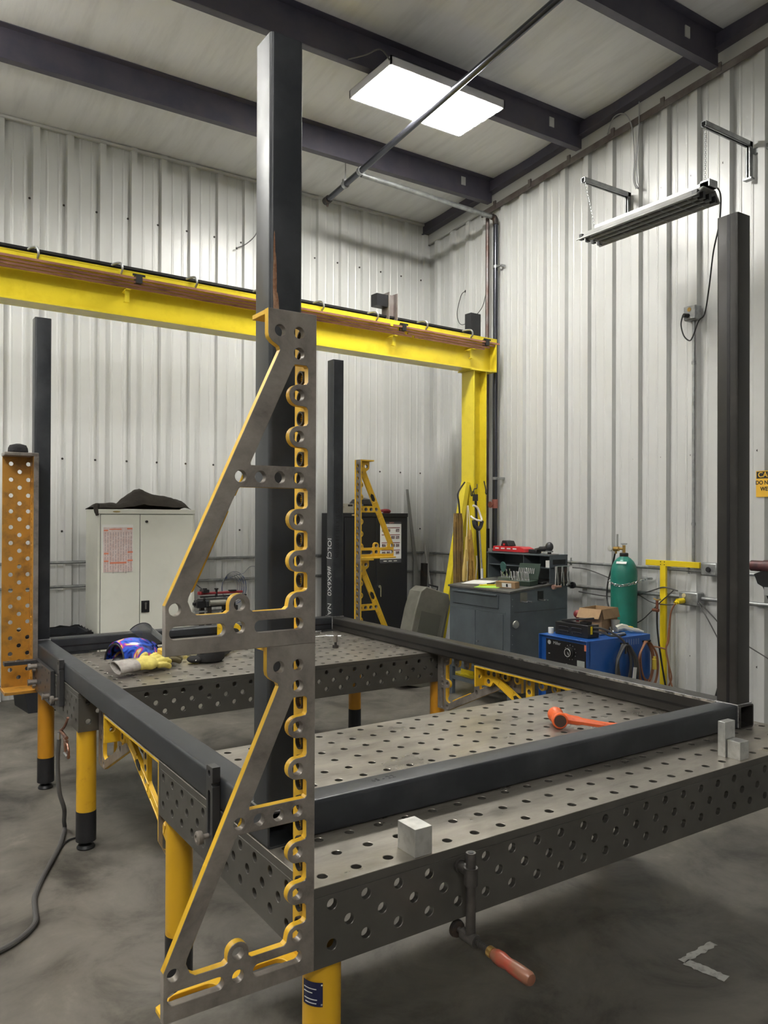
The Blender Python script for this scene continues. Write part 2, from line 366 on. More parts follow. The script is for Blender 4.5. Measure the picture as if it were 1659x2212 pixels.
for (cx, cy) in ((-2.2, 3.9), (-2.2, 0.2), (-2.2, -4.6)):  # unseen fixtures; first inferred from reflections, others added as fill, hung low for uplight
    zz = ceil_z(cy)-.85
    fixture(cx-.6, cx+.6, cy-.31, cy+.31, zz, 'unseen lit ceiling light added as fill over the shop floor', LIGHT2, 'unseen fill lights', opened=True)

# sprinkler style pipes
t = thing('sprinkler_pipe', 'long dark pipe running under the purlins and crossing below the lit fixture', 'pipe', (3.24, 5.66, 5.17))
MB().cyl((3.245, 5.70, 5.169), (2.85, -1.0, 5.435), .030).build('pipe', mat('black_pipe', (0.06, 0.062, 0.075), 0.25, 0.7), t)
b = MB().cyl((3.247, 5.74, 5.167), (3.245, 5.66, 5.17), .042).cyl((3.21, 5.70, 5.15), (3.28, 5.70, 5.19), .018).cyl((3.247, 5.70, 5.10), (3.247, 5.70, 5.2), .012)
b.build('end_fitting', DARKM, t)
b = MB()
for yy in (5.28, 4.95):
    s_ = (5.70-yy)/6.7; px, pz = 3.245-.395*s_, 5.169+.266*s_
    MB().cyl((px, yy-.02, pz), (px-.001, yy+.02, pz), .040).build('pipe_collar', GALVM, t)
b.cyl((3.222, 5.28, 5.18), (3.222, 5.28, 5.45), .005, n=6).box((3.19, 5.265, 5.21), (3.25, 5.295, 5.235))
b.build('hanger', GALVM, t)
t = thing('branch_pipe', 'grey pipe branching to the right wall with elbow and black drop pipe', 'pipe', (4.98, 4.95, 5.14))
MB().cyl((3.23, 4.98, 5.18), (4.96, 4.98, 5.13), .026).build('pipe', GALVM, t)
MB().tube([(4.95, 4.98, 5.13), (4.985, 4.972, 5.125), (5.0, 4.965, 5.09), (5.0, 4.96, 5.04)], .034, n=12).build('elbow', DARKM, t)
MB().cyl((5.0, 4.96, 5.06), (5.0, 4.96, 1.40), .028).build('drop_pipe', mat('black_pipe', (0, 0, 0)), t)
b = MB()
for z in (4.55, 2.17): MB().cyl((5.0, 4.96, z), (5.0, 4.96, z+.03), .034).box((4.99, 4.86, z+.005), (5.01, 4.94, z+.02)).box((5.0, 4.86, z), (5.06, 4.88, z+.025)).build('pipe_clamp', GALVM, t)
b = MB().cyl((5.0, 4.96, 1.85), (5.0, 4.96, 1.95), .034).cyl((4.97, 4.96, 1.89), (4.93, 4.96, 1.89), .010).lathe([(.034, -.006), (.038, 0), (.034, .006)], Matrix.Translation((4.93, 4.96, 1.89)) @ Matrix.Rotation(PI/2, 4, 'Y'))
tag(b.build('valve', mat('faded_red', (0.35, 0.12, 0.09), 0.5), t), 'red valve')
t = thing('brown_pipe', 'rust-brown vertical pipe beside the black drop pipe, behind the yellow column', 'pipe', (4.97, 5.06, FL))
MB().cyl((4.97, 5.065, 5.14), (4.97, 5.065, 1.55), .022).build('pipe', mat('brown_pipe', (0.13, 0.075, 0.06), 0.4, 0.4, (0.22, 0.2, 0.2), 3), t)
b = MB().cyl((4.97, 5.065, 1.40), (4.97, 5.065, 1.62), .034).cyl((4.97, 5.065, FL), (4.97, 5.065, 1.40), .014)
MB().cyl((4.97, 5.065, 3.70), (4.97, 5.065, 3.73), .028).box((4.97, 5.05, 3.70), (5.06, 5.08, 3.725)).build('pipe_clamp', GALVM, t)
b.build('fitting', DARKM, t)

# ================= HANGING STRIP LIGHT AND STRUTS =================
def strut(yy, zt, label):
    t = thing('strut_bracket', label, 'bracket', (5.08, yy, zt-.3))
    b = MB(); x0, x1 = 4.44, 5.07; w = .041
    b.box((x0, yy-w/2, zt-.003), (x1, yy+w/2, zt)).box((x0, yy-w/2, zt-.041), (x1, yy-w/2+.003, zt)).box((x0, yy+w/2-.003, zt-.041), (x1, yy+w/2, zt))
    b.box((x0, yy-w/2, zt-.041), (x1, yy-w/2+.012, zt-.038)).box((x0, yy+w/2-.012, zt-.041), (x1, yy+w/2, zt-.038))
    b.build('arm', GALVM, t, smooth=False)
    b = MB().box((5.03, yy-w/2, zt-.30), (5.033, yy-w/2+.012, zt)).box((5.03, yy+w/2-.012, zt-.30), (5.033, yy+w/2, zt)).box((5.03, yy-w/2, zt-.30), (5.068, yy-w/2+.003, zt)).box((5.03, yy+w/2-.003, zt-.30), (5.068, yy+w/2, zt)).box((5.065, yy-w/2, zt-.30), (5.068, yy+w/2, zt)).box((5.02, yy-.035, zt-.31), (5.07, yy+.035, zt-.295))
    b.build('upright', GALVM, t, smooth=False)
    return t
strut(3.17, 4.80, 'galvanised strut arm on the right wall holding the left end of the strip light')
a2 = strut(1.96, 4.80, 'galvanised strut arm on the right wall near the photo edge, above the dark post')
MB().box((5.07, 1.35, 4.70), (5.10, 1.94, 4.745)).build('wall_rail', GALVM, a2, smooth=False)
t = thing('strip_light', 'unlit four-tube strip light hanging on thin chains from wall struts', 'light fixture', (4.42, 2.43, 4.15))
b = MB(); y0, y1 = 1.865, 3.04
pr = [(4.21, 4.150), (4.30, 4.235), (4.45, 4.235), (4.515, 4.150), (4.505, 4.150), (4.445, 4.225), (4.305, 4.225), (4.22, 4.150)]
b.prism([(p[0], p[1]) for p in pr], y0, y1, axis=1)
b.build('reflector', mat('strip_reflector', (0.30, 0.30, 0.29), 0.5, 0.1, (0.20, 0.20, 0.19), 6), t, smooth=False)
MB().box((4.33, y0-.02, 4.236), (4.42, y1-.1, 4.275)).box((4.33, y0-.03, 4.236), (4.43, y0+.05, 4.29)).build('ballast_box', GALVM, t, smooth=False)
for k in range(4):
    x = 4.25+.075*k; z = 4.172 if 0 < k < 3 else 4.172
    tb = MB().cyl((x, y0+.06, z), (x, y1-.04, z), .014, n=10).build('lamp_tube', TUBEOFF, t)
    for q in ((y0+.01, y0+.055), (y1-.045, y1-.015)): MB().box((x-.016, q[0], z-.02), (x+.016, q[1], z+.03)).build('socket', BLACKM, tb)
b = MB()
for k in range(9): b.tube([(4.215, y0+.1+k*.12, 4.148), (4.51, y0+.1+k*.12, 4.148)], .0015, n=4, smooth=False)
b.tube([(4.36, y0, 4.147), (4.36, y1, 4.147)], .0015, n=4).build('wire_guard', GALVM, t)
def chain(pts, r, name, m, parent, link=.022):
    b = MB(); P = [Vector(p) for p in pts]; odd = 0
    for p, q in zip(P, P[1:]):
        d = q-p; n = max(1, int(d.length/(link*.75)))
        for k in range(n):
            c = p+d*((k+.5)/n); a = d.normalized(); s_ = a.orthogonal().normalized(); u = a.cross(s_) if odd else s_; odd ^= 1
            h = link/2; w = link*.3
            b.tube([c+a*h, c+a*h*.6+u*w, c-a*h*.6+u*w, c-a*h, c-a*h*.6-u*w, c+a*h*.6-u*w], r, n=5, closed=True, smooth=False)
    return b.build(name, m, parent)
chain([(4.47, 3.17, 4.76), (4.42, 3.0, 4.235)], .0018, 'chain', GALVM, t); chain([(4.47, 1.96, 4.76), (4.40, 1.92, 4.28)], .0018, 'chain', GALVM, t)
MB().tube([(4.42, 1.86, 4.27), (4.46, 1.83, 4.20), (4.50, 1.86, 4.02), (4.5, 1.88, 3.93), (4.55, 1.95, 3.80), (4.75, 2.12, 3.60), (4.90, 2.26, 3.45), (4.965, 2.36, 3.42), (4.97, 2.42, 3.30), (4.965, 2.45, 3.27), (4.96, 2.50, 3.32), (4.955, 2.525, 3.42), (4.96, 2.51, 3.50)], .006).build('power_cord', BLACKM, t)

# ================= ELECTRICAL ON THE WALLS =================
t = thing('outlet_box', 'grey metal outlet box high on the right wall with a black plug', 'outlet', (5.03, 2.46, 3.51))
MB().box((4.985, 2.40, 3.45), (5.07, 2.52, 3.575)).build('box', GALVM, t, bev=.01)
MB().box((4.978, 2.405, 3.456), (4.986, 2.515, 3.57)).build('cover', GALVM, t, bev=.004)
MB().lathe([(.018, 0), (.018, .003)], Matrix.Translation((4.974, 2.46, 3.54)) @ Matrix.Rotation(PI/2, 4, 'Y')).build('socket', BRASSM, t)
MB().cyl((4.985, 2.47, 3.49), (4.94, 2.49, 3.49), .018).build('plug', BLACKM, t)
def conduit(p, q, r, label, clamps=(), name='conduit', wallx=None):
    t = thing(name, label, 'conduit', p)
    MB().cyl(p, q, r, n=12).build('pipe', GALVM, t)
    if clamps:
        d = (Vector(q)-Vector(p)).normalized()
        for k in clamps:
            c = Vector(p)+d*k
            MB().cyl(c-d*.012, c+d*.012, r+.005, n=12).box((c.x-.02, c.y-.02, c.z-.02) if 0 else (c.x-.006, c.y-.006, c.z-.03), (c.x+.006, c.y+.006, c.z+.045)).build('clamp', GALVM, t)
    return t
conduit((-6.9, 6.25, 1.303), (4.98, 6.25, 1.303), .014, 'upper horizontal conduit along the back wall', (8.1, 10.6))
conduit((-6.9, 6.25, 1.072), (4.98, 6.25, 1.072), .014, 'lower horizontal conduit along the back wall', (8.3, 10.7))
conduit((5.03, -6.5, 1.30), (5.03, 6.2, 1.30), .014, 'upper horizontal conduit along the right wall behind the green gas cylinder', (9.0, 10.35))
conduit((5.03, -6.5, 1.065), (5.03, 6.2, 1.065), .018, 'lower horizontal conduit along the right wall behind the green gas cylinder', (9.0, 10.35))
conduit((5.04, 2.46, 3.45), (5.04, 2.46, 1.32), .012, 'vertical conduit dropping from the high outlet box on the right wall', (.36, 1.75))
t = thing('junction_box', 'square grey box with a round knockout above the yellow plug on the right wall', 'outlet', (5.0, 2.275, 1.32))
MB().box((4.98, 2.20, 1.265), (5.07, 2.35, 1.375)).build('box', GALVM, t, bev=.012)
MB().cyl((4.98, 2.275, 1.32), (4.972, 2.275, 1.32), .022).build('knockout', BLACKM, t)
t = thing('power_outlet', 'grey outlet box on the right wall holding a yellow plug', 'outlet', (5.0, 2.46, 1.06))
MB().box((4.97, 2.37, 1.0), (5.07, 2.555, 1.115)).build('box', GALVM, t, bev=.01)
MB().cyl((4.97, 2.50, 1.085), (4.962, 2.50, 1.085), .018).build('socket', mat('cream_socket', (.6, .52, .3), .4), t)
MB().cyl((4.968, 2.505, 1.04), (4.90, 2.52, 1.035), .024).cyl((4.91, 2.52, 1.035), (4.88, 2.525, 1.02), .016).build('plug', YTAPE, t)
b = MB()
for k in range(2):
    b.tube([(4.885, 2.525, 1.02), (4.87, 2.56, .93), (4.87, 2.58+.01*k, .70), (4.86, 2.60, .62), (4.86, 2.575, .50), (4.86, 2.545+.02*k, .38), (4.86, 2.58-.05*k, .28), (4.85, 2.60-.1*k, .10), (4.84, 2.62-.12*k, FL+.01)], .007)
b.tube([(4.86, 2.60, .62), (4.80, 2.72, .63), (4.72, 2.76, .55), (4.62, 2.74, .45), (4.50, 2.60, .36), (4.42, 2.48, .32)], .007)
tag(b.build('cord', ORCAB, t), 'brown twisted cord')
t = thing('cable', 'thick black cable hanging down the right wall beside the dark post', 'cable', (4.95, 2.05, FL))
MB().tube([(4.97, 2.06, 1.28), (4.96, 2.07, .9), (4.93, 2.10, .55), (4.9, 2.16, .25), (4.86, 2.22, FL+.012)], .014).build('cable_run', BLACKM, t)
t = thing('wire', 'pair of thin dark wires sagging from the yellow plug box towards the post', 'cable', (4.98, 2.36, 1.0))
MB().tube([(4.98, 2.37, 1.03), (4.97, 2.27, .9), (4.96, 2.15, .72), (4.95, 1.98, .45)], .005).tube([(4.98, 2.37, 1.05), (4.97, 2.22, .93), (4.96, 2.05, .80), (4.95, 1.5, .55), (4.95, 1.2, .35)], .005).build('wire_run', CABLEM, t)
t = thing('wire', 'thin wires running along the right wall behind the gas cylinder to the brass valve', 'cable', (4.96, 2.75, .95))
b = MB().tube([(4.965, 2.56, 1.12), (4.965, 2.70, 1.14), (5.015, 2.85, 1.10), (5.015, 3.1, 1.02), (5.01, 3.4, 1.0), (4.98, 3.7, 1.02)], .006)
b.tube([(4.96, 2.60, 1.12), (4.96, 2.74, 1.0), (5.0, 2.87, .90), (5.015, 3.0, .80), (5.015, 3.2, .72)], .005)
b.tube([(4.96, 2.58, 1.0), (4.96, 2.68, .99), (5.0, 2.85, .99), (5.015, 3.0, 1.04), (5.015, 3.3, 1.16), (5.0, 3.6, 1.24), (5.0, 3.8, 1.25)], .005).build('wire_run', CABLEM, t)
t = thing('brass_valve', 'small brass water valve with dark hose left of the yellow upright', 'valve', (4.92, 2.74, .98))
MB().cyl((4.93, 2.745, .92), (4.93, 2.745, 1.02), .012).cyl((4.93, 2.79, .935), (4.93, 2.73, .935), .014).build('body', mat('red_brass', (.3, .12, .08), .35, .7), t)
MB().tube([(4.93, 2.71, 1.035), (4.93, 2.745, 1.025), (4.93, 2.78, 1.035)], .006).build('handle', BRASSM, t)
MB().tube([(4.93, 2.745, .92), (4.93, 2.74, .75), (4.93, 2.70, .5), (4.93, 2.66, .3), (4.93, 2.62, .1), (4.93, 2.6, FL+.01)], .008).build('hose', BLACKM, t)
t = thing('yellow_stand', 'yellow T-shaped steel upright standing against the right wall', 'stand', (5.0, 2.73, FL))
MB().box((4.985, 2.365, 1.325), (5.01, 2.912, 1.375)).build('crossbar', YTAPE, t, bev=.002)
MB().box((4.985, 2.70, FL), (5.01, 2.758, 1.325)).build('upright', YTAPE, t, bev=.002)
b = MB()
for dy, dz in ((-.02, .012), (.02, .012), (-.02, -.012), (.02, -.012)): b.cyl((4.986, 2.73+dy, 1.35+dz), (4.980, 2.73+dy, 1.35+dz), .004, n=8)
b.build('bolt', BLACKS, t)
t = thing('caution_sign', 'yellow and black caution sign on the right wall, cut by the photo edge', 'sign', (5.06, 1.75, 2.03))
MB().box((5.049, 1.597, 1.922), (5.053, 1.897, 2.131)).build('panel', SIGNY, t, smooth=False)
MB().box((5.0465, 1.603, 2.070), (5.0492, 1.891, 2.124)).build('header', INKM, t, smooth=False)
Mw = lambda y, z, x=5.058: frame((x, y, z), (0, -1, 0), (0, 0, 1))
text('lettering', 'CAUTION', .058, Mw(1.747, 2.097, 5.0455), SIGNY, t, bold=.001)
text('lettering', 'DO NOT', .044, Mw(1.82, 2.035, 5.048), INKM, t, bold=.001, sx=.9); text('lettering', 'WELD', .044, Mw(1.805, 1.985, 5.048), INKM, t, bold=.001, sx=.9)
# cut cables and wall wires
t = thing('wire', 'grey cables looping out of the rake trim and hanging down the right wall', 'cable', (5.04, 3.1, 5.3))
b = MB().tube([(5.03, 3.40, 5.44), (5.0, 3.30, 5.55), (5.0, 3.17, 5.53), (5.02, 3.10, 5.38), (5.04, 3.09, 5.1), (5.04, 3.10, 4.9), (5.03, 3.06, 4.80)], .006)
b.tube([(5.02, 3.02, 5.60), (5.03, 3.03, 5.35), (5.04, 3.06, 5.1), (5.03, 3.05, 4.88), (5.03, 3.03, 4.82)], .006).tube([(5.03, 3.06, 4.83), (5.02, 3.03, 4.79)], .008)
b.build('cable_run', mat('light_grey_cable', (.35, .35, .35), .5), t)
t = thing('wire', 'thin black wire poking from the back wall beside the tall near post', 'cable', (2.45, 6.27, 4.66))
MB().tube([(2.45, 6.27, 4.66), (2.55, 6.26, 4.72), (2.66, 6.26, 4.84), (2.70, 6.26, 4.98)], .005).sph((2.445, 6.27, 4.655), .012, n=8).build('wire_run', CABLEM, t)
t = thing('wire', 'thin looping wire on the right wall left of the brown pipe', 'cable', (5.04, 5.5, 4.2))
MB().tube([(5.05, 5.56, 4.44), (5.04, 5.62, 4.40), (5.03, 5.68, 4.2), (5.03, 5.62, 4.06), (5.02, 5.45, 4.05), (5.0, 5.2, 4.15), (4.98, 5.10, 4.30)], .004).sph((5.07, 5.56, 4.445), .02, n=8).build('wire_run', BLACKM, t)

# ================= YELLOW CRANE RUNWAY =================
ang = math.atan2(.2, 4.94); RM = Matrix.Translation((4.87, 4.90, 0)) @ Matrix.Rotation(ang, 4, 'Z')
t = thing('crane_runway', 'bright yellow steel crane runway beam on a column, with copper bars', 'crane beam', M=Matrix.Translation((4.63, 4.89, FL)))
def RB(): return MB()
def rbuild(b, name, m, parent=t, **k):
    bmesh.ops.transform(b.bm, matrix=RM, verts=b.bm.verts); return b.build(name, m, parent, **k)
L0 = -11.2
b = MB().box((L0, .0, 3.355), (0, .010, 3.69)).box((L0, -.10, 3.69), (0, .10, 3.705)).box((L0, -.10, 3.34), (0, .10, 3.355)).box((L0, -.10, 3.645), (0, -.088, 3.70))
b.box((-.006, -.1, 3.34), (.006, .1, 3.705)); rbuild(b, 'beam', CRANEM, smooth=False)
b = MB().box((L0, -.03, 3.705), (-.25, .03, 3.712)).box((L0, -.006, 3.712), (-.25, .006, 3.745)).box((L0, -.022, 3.745), (-.25, .022, 3.765)); rbuild(b, 'rail', BLACKS, smooth=False)
for zi, (dy, dz) in enumerate(((-.165, 3.635), (-.150, 3.610), (-.135, 3.588), (-.120, 3.568))):
    b = MB().box((L0, dy-.005, dz-.009), (-1.5+.1*zi, dy+.005, dz+.009)).box((-1.46+.1*zi, dy-.006, dz-.009), (-.02-.06*zi, dy+.005, dz+.009)); rbuild(b, 'copper_bar', COPM, smooth=False)
for k in range(10):
    x = -.38-.62*k*1.0; b = MB().tube([(x, -.092, 3.67), (x, -.13, 3.70), (x-.01, -.12, 3.745), (x-.03, -.06, 3.757), (x-.05, -.02, 3.75)], .009); rbuild(b, 'rail_hook', GALVM)
for k, x in enumerate((-.36, -1.40, -4.05)):
    b = MB().box((x-.018, -.13, 3.545), (x+.018, -.005, 3.555)).box((x-.018, -.095, 3.46), (x+.018, -.088, 3.55)).box((x-.018, -.095, 3.455), (x+.018, -.06, 3.462)); rbuild(b, 'bar_bracket', CRANEM, smooth=False)
for x in (-.20, -1.33, -3.98):
    b = MB().box((x-.025, -.175, 3.60), (x+.025, -.115, 3.665)).box((x-.05, -.17, 3.655), (x+.05, -.16, 3.67)); rbuild(b, 'insulator', BLACKM, smooth=False)
b = MB().box((-1.34, -.06, 3.705), (-1.33, .06, 3.99)).box((-1.44, -.06, 3.705), (-1.43, .06, 3.99)).box((-1.43, -.005, 3.705), (-1.34, .005, 3.98)); rbuild(b, 'end_stop', RUSTM, smooth=False)
b = MB().box((-1.58, -.05, 3.84), (-1.44, .05, 3.96)); rbuild(b, 'bumper', BLACKS, smooth=False)
b = MB().box((-.33, -.05, 3.705), (-.19, .05, 3.96)).box((-.42, -.012, 3.72), (-.33, .012, 3.75)); rbuild(b, 'end_stop', BLACKS, smooth=False)
b = MB().box((4.545, 4.79, FL), (4.557, 4.995, 3.335)).box((4.713, 4.79, FL), (4.725, 4.995, 3.335)).box((4.557, 4.888, FL), (4.713, 4.897, 3.335)).box((4.50, 4.77, 3.328), (4.78, 5.01, 3.340)).box((4.47, 4.72, FL), (4.80, 5.06, FL+.02))
b.build('column', CRANEM, t, smooth=False)
b = MB()
Mb = Matrix.Translation((4.545, 4.89, 2.12)) @ Matrix.Rotation(math.atan2(.42, 2.08), 4, 'Y')
b.box((-.055, -.045, -2.09), (.0, .045, 0), Mb); b.build('brace', CRANEM, t, smooth=False)
b = MB()
for xx, yy, z in ((4.545, 4.86, 2.00), (4.60, 4.88, 1.95), (4.70, 4.80, 2.02)): MB().tube([(xx, yy, z+.12), (xx-.01, yy-.04, z+.03), (xx-.02, yy-.05, z-.01), (xx-.03, yy-.08, z-.02), (xx-.035, yy-.10, z+.03)], .006).build('hook', BLACKS, t)

# ================= WELDING TABLES =================
def make_table(loc, label, leg_m):
    t = thing('welding_table', label, 'table', loc)
    L, D, H, th = 2.4, 1.2, .2, .018
    hs = [circ(.05+.1*i, .05+.1*j, .014, 18) for i in range(24) for j in range(12)]
    me = plate_mesh([(0, 0), (L, 0), (L, D), (0, D)], hs, .025, Matrix.Translation((0, 0, -.0125)), two=1)
    finish('table_top', me, [TOPM, SIDEM], t, world=False)
    def side(n): return [circ(.05+.1*i, .05, .014, 18) for i in range(n)]+[circ(.05+.1*i, .15, .014, 18) for i in range(n)]+[circ(.1+.1*i, .10, .014, 18) for i in range(n-1)]
    zc = [(0, 0), (1, 0), (1, .175), (0, .175)]
    for U, V, O, n, ln in (((1, 0, 0), (0, 0, 1), (0, th/2, -H), 24, L), ((-1, 0, 0), (0, 0, 1), (L, D-th/2, -H), 24, L), ((0, -1, 0), (0, 0, 1), (th/2, D-th, -H), 12, D-2*th), ((0, 1, 0), (0, 0, 1), (L-th/2, th, -H), 12, D-2*th)):
        off = (L if n == 24 else D)-ln
        h = [[(p[0]-off/2, p[1]) for p in c] for c in side(n)]
        me = plate_mesh([(0, 0), (ln, 0), (ln, .1745), (0, .1745)], h, th, frame(O, U, V))
        finish('side_panel', me, SIDEM, t, world=False)
    for yy in (.3, .6, .9): MB().box((th, yy-.006, -.125), (L-th, yy+.006, -.0255)).build('inner_rib', SIDEM, t, world=False, smooth=False)
    for (x, y) in ((.055, .06), (.055, D-.07), (L-.055, .06), (L-.055, D-.07)):
        lg = MB().cyl((x, y, -H), (x, y, -.62), .049, n=28).box((x-.05, y-.05, -H), (x+.05, y+.05, -H+.012)).build('leg', leg_m, t, world=False)
        MB().cyl((x, y, -.62), (x, y, -.775), .0505, n=28).build('sleeve', BLACKM, lg, world=False)
        MB().cyl((x, y, -.775), (x, y, -.80), .02).lathe([(.045, -.815), (.046, -.808), (.038, -.795), (.02, -.788)], Matrix.Translation((x, y, 0))).build('levelling_foot', BLACKS, lg, world=False)
    return t
tb = make_table((0, 0, TZ), 'near perforated steel welding table on yellow legs, clamp hanging on its front', LEGM)
MB().tube([(0.03, .012, .60)], .001) if 0 else None
def leg_label():
    bm = bmesh.new(); r = .0515; pts = []
    for k in range(9):
        a = math.radians(180+8*k); pts.append((.055+r*math.cos(a), .06+r*math.sin(a)))
    A = [bm.verts.new((p[0], p[1], -.245)) for p in pts]; B = [bm.verts.new((p[0], p[1], -.305)) for p in pts]
    for i in range(8): bm.faces.new((A[i], A[i+1], B[i+1], B[i]))
    me = bpy.data.meshes.new('label'); bm.to_mesh(me); bm.free(); lp = finish('label', me, NAVY, tb, world=False)
    bm = MB()
    for z, a0, a1 in ((-.262, 4, 48), (-.272, 4, 40), (-.288, 6, 52), (-.297, 10, 50)):
        bm.tube([(.055+.0518*math.cos(math.radians(180+a)), .06+.0518*math.sin(math.radians(180+a)), z) for a in range(a0, a1, 6)], .0012, n=4)
    bm.build('print', WHITEP, lp, world=False)
    bm = MB()
    for z in (-.251, -.299): bm.sph((.055+.0518*math.cos(math.radians(241)), .06+.0518*math.sin(math.radians(241)), z), .003, n=8)
    bm.build('rivet', CHROMEM, lp, world=False)
leg_label()
tb2 = make_table((0, 2.5, TZ), 'far perforated steel welding table holding gloves and helmet', LEGM2)
for o in list(tb2.children):
    if o.name.startswith('leg') and o.data.vertices[0].co.x < .2 and o.data.vertices[0].co.y < .2: o.data.materials[0] = LEGM

# ================= WELDED TUBE FRAME =================
t = thing('tube_frame', 'welded dark square-tube frame with four upright posts lying across both tables', 'steel frame', (1.15, 2.0, TZ))
FRM = t
def rrect(w, h, r, n=5):
    P = []
    for cx, cy, a0 in ((w/2-r, h/2-r, 0), (-w/2+r, h/2-r, PI/2), (-w/2+r, -h/2+r, PI), (w/2-r, -h/2+r, 3*PI/2)):
        for k in range(n+1): a = a0+PI/2*k/n; P.append((cx+r*math.cos(a), cy+r*math.sin(a)))
    return P
def sq_tube(c, axis, length, m, parent, name, w=.1, seam=()):
    """hollow tube; c = centre of the start end"""
    o_ = rrect(w, w, .011); i_ = rrect(w-.012, w-.012, .006); bm = bmesh.new()
    ax = {'x': frame(c, (0, 1, 0), (0, 0, 1)), 'y': frame(c, (0, 0, 1), (1, 0, 0)), 'z': frame(c, (1, 0, 0), (0, 1, 0))}[axis]
    R = [[bm.verts.new(ax @ Vector((p[0], p[1], z))) for p in P] for P, z in ((o_, 0), (o_, length), (i_, 0), (i_, length))]; n = len(o_)
    for k in range(n):
        j = (k+1) % n
        bm.faces.new((R[0][k], R[0][j], R[1][j], R[1][k])); bm.faces.new((R[2][k], R[3][k], R[3][j], R[2][j]))
        bm.faces.new((R[0][j], R[0][k], R[2][k], R[2][j])); bm.faces.new((R[1][k], R[1][j], R[3][j], R[3][k]))
    bmesh.ops.recalc_face_normals(bm, faces=bm.faces)
    me = bpy.data.meshes.new(name); bm.to_mesh(me); bm.free(); o = finish(name, me, m, parent)
    for (u, v, du, dv) in seam:   # faint raised weld seam along the tube
        b = MB(); b.box((u-du, v-dv, 0), (u+du, v+dv, length)); bmesh.ops.transform(b.bm, matrix=ax, verts=b.bm.verts)
        b.build('seam', SEAMM, o, smooth=False)
    return o
e = .0008
rl = sq_tube((.05, .265, TZ+.05), 'y', 3.595, TUBEM, t, 'rail')
rr = sq_tube((2.262, .265, TZ+.05), 'y', 3.595, TUBEM2, t, 'rail', seam=[(-.006, -.05, .006, e)])
rf = sq_tube((.1, .327, TZ+.05), 'x', 2.112, TUBEM, t, 'rail')
rb = sq_tube((.1, 3.81, TZ+.05), 'x', 2.112, TUBEM, t, 'rail', seam=[(-.05, -.004, e, .005)])
P1 = sq_tube((.05, .315, TZ+.1), 'z', 3.085-TZ-.1, TUBEM, t, 'post')
P2 = sq_tube((2.262, .33, TZ+.1), 'z', 3.078-TZ-.1, TUBEM2, t, 'post', seam=[(-.05, -.008, e, .007)])
P3 = sq_tube((.05, 3.81, TZ+.1), 'z', 3.035-TZ-.1, TUBEM, t, 'post')
P4 = sq_tube((2.262, 3.81, TZ+.1), 'z', 3.013-TZ-.1, TUBEM, t, 'post')
for cx, cy in ((.05, .315), (2.262, .33), (.05, 3.81), (2.262, 3.81)):
    MB().tube([(cx+a*.052, cy+b_*.052, TZ+.101) for a, b_ in ((-1, -1), (1, -1), (1, 1), (-1, 1))], .0035, closed=True, smooth=False, n=6).build('weld', WELDM, t)
for x, y in ((.1015, .275), (2.2115, .275), (.1015, 3.758), (2.2105, 3.758)): MB().cyl((x, y, TZ+.005), (x, y, TZ+.098), .004, n=6).cyl((x, y, TZ+.1), (x, y+.1, TZ+.1), .0035, n=6).build('weld', WELDM, t)
MB().box((2.2115, .385, TZ+.088), (2.2135, 1.75, TZ+.0985)).build('highlight_strip', mat('highlight_steel', (.6, .59, .56), .28, .85, (.12, .12, .12), 18, .45, .6), rr, smooth=False)  # polished strip; its bright colour paints in the highlight along the rail edge
text('writing', 'IOLCJ   #6X6X0   NA', .085, frame((2.2105, 3.81, 1.27), (0, 0, -1), (0, -1, 0)), CHALKM, P4, depth=.0003, sx=.8)
text('writing', '(1-0521)   YG 51 X 315 / 3 8 0001596', .045, frame((2.252, 3.7585, 1.70), (0, 0, -1), (1, 0, 0)), INKM, P4, depth=.0003, sx=.8)
text('writing', '65 - 22', .03, frame((.42, .33, TZ+.1004), (1, 0, 0), (0, 1, 0)), INKM, rf, depth=.0003)
MB().sph((.014, .264, 2.40), .006, (1, .1, 14), n=12).sph((.018, .264, 2.33), .009, (1, .08, 5), n=10).sph((.012, .264, 2.48), .003, (1, .1, 20), n=10).build('rust_streak', mat('rust', (.20, .085, .04), .8, 0, (.35, .22, .14), 40), P1)

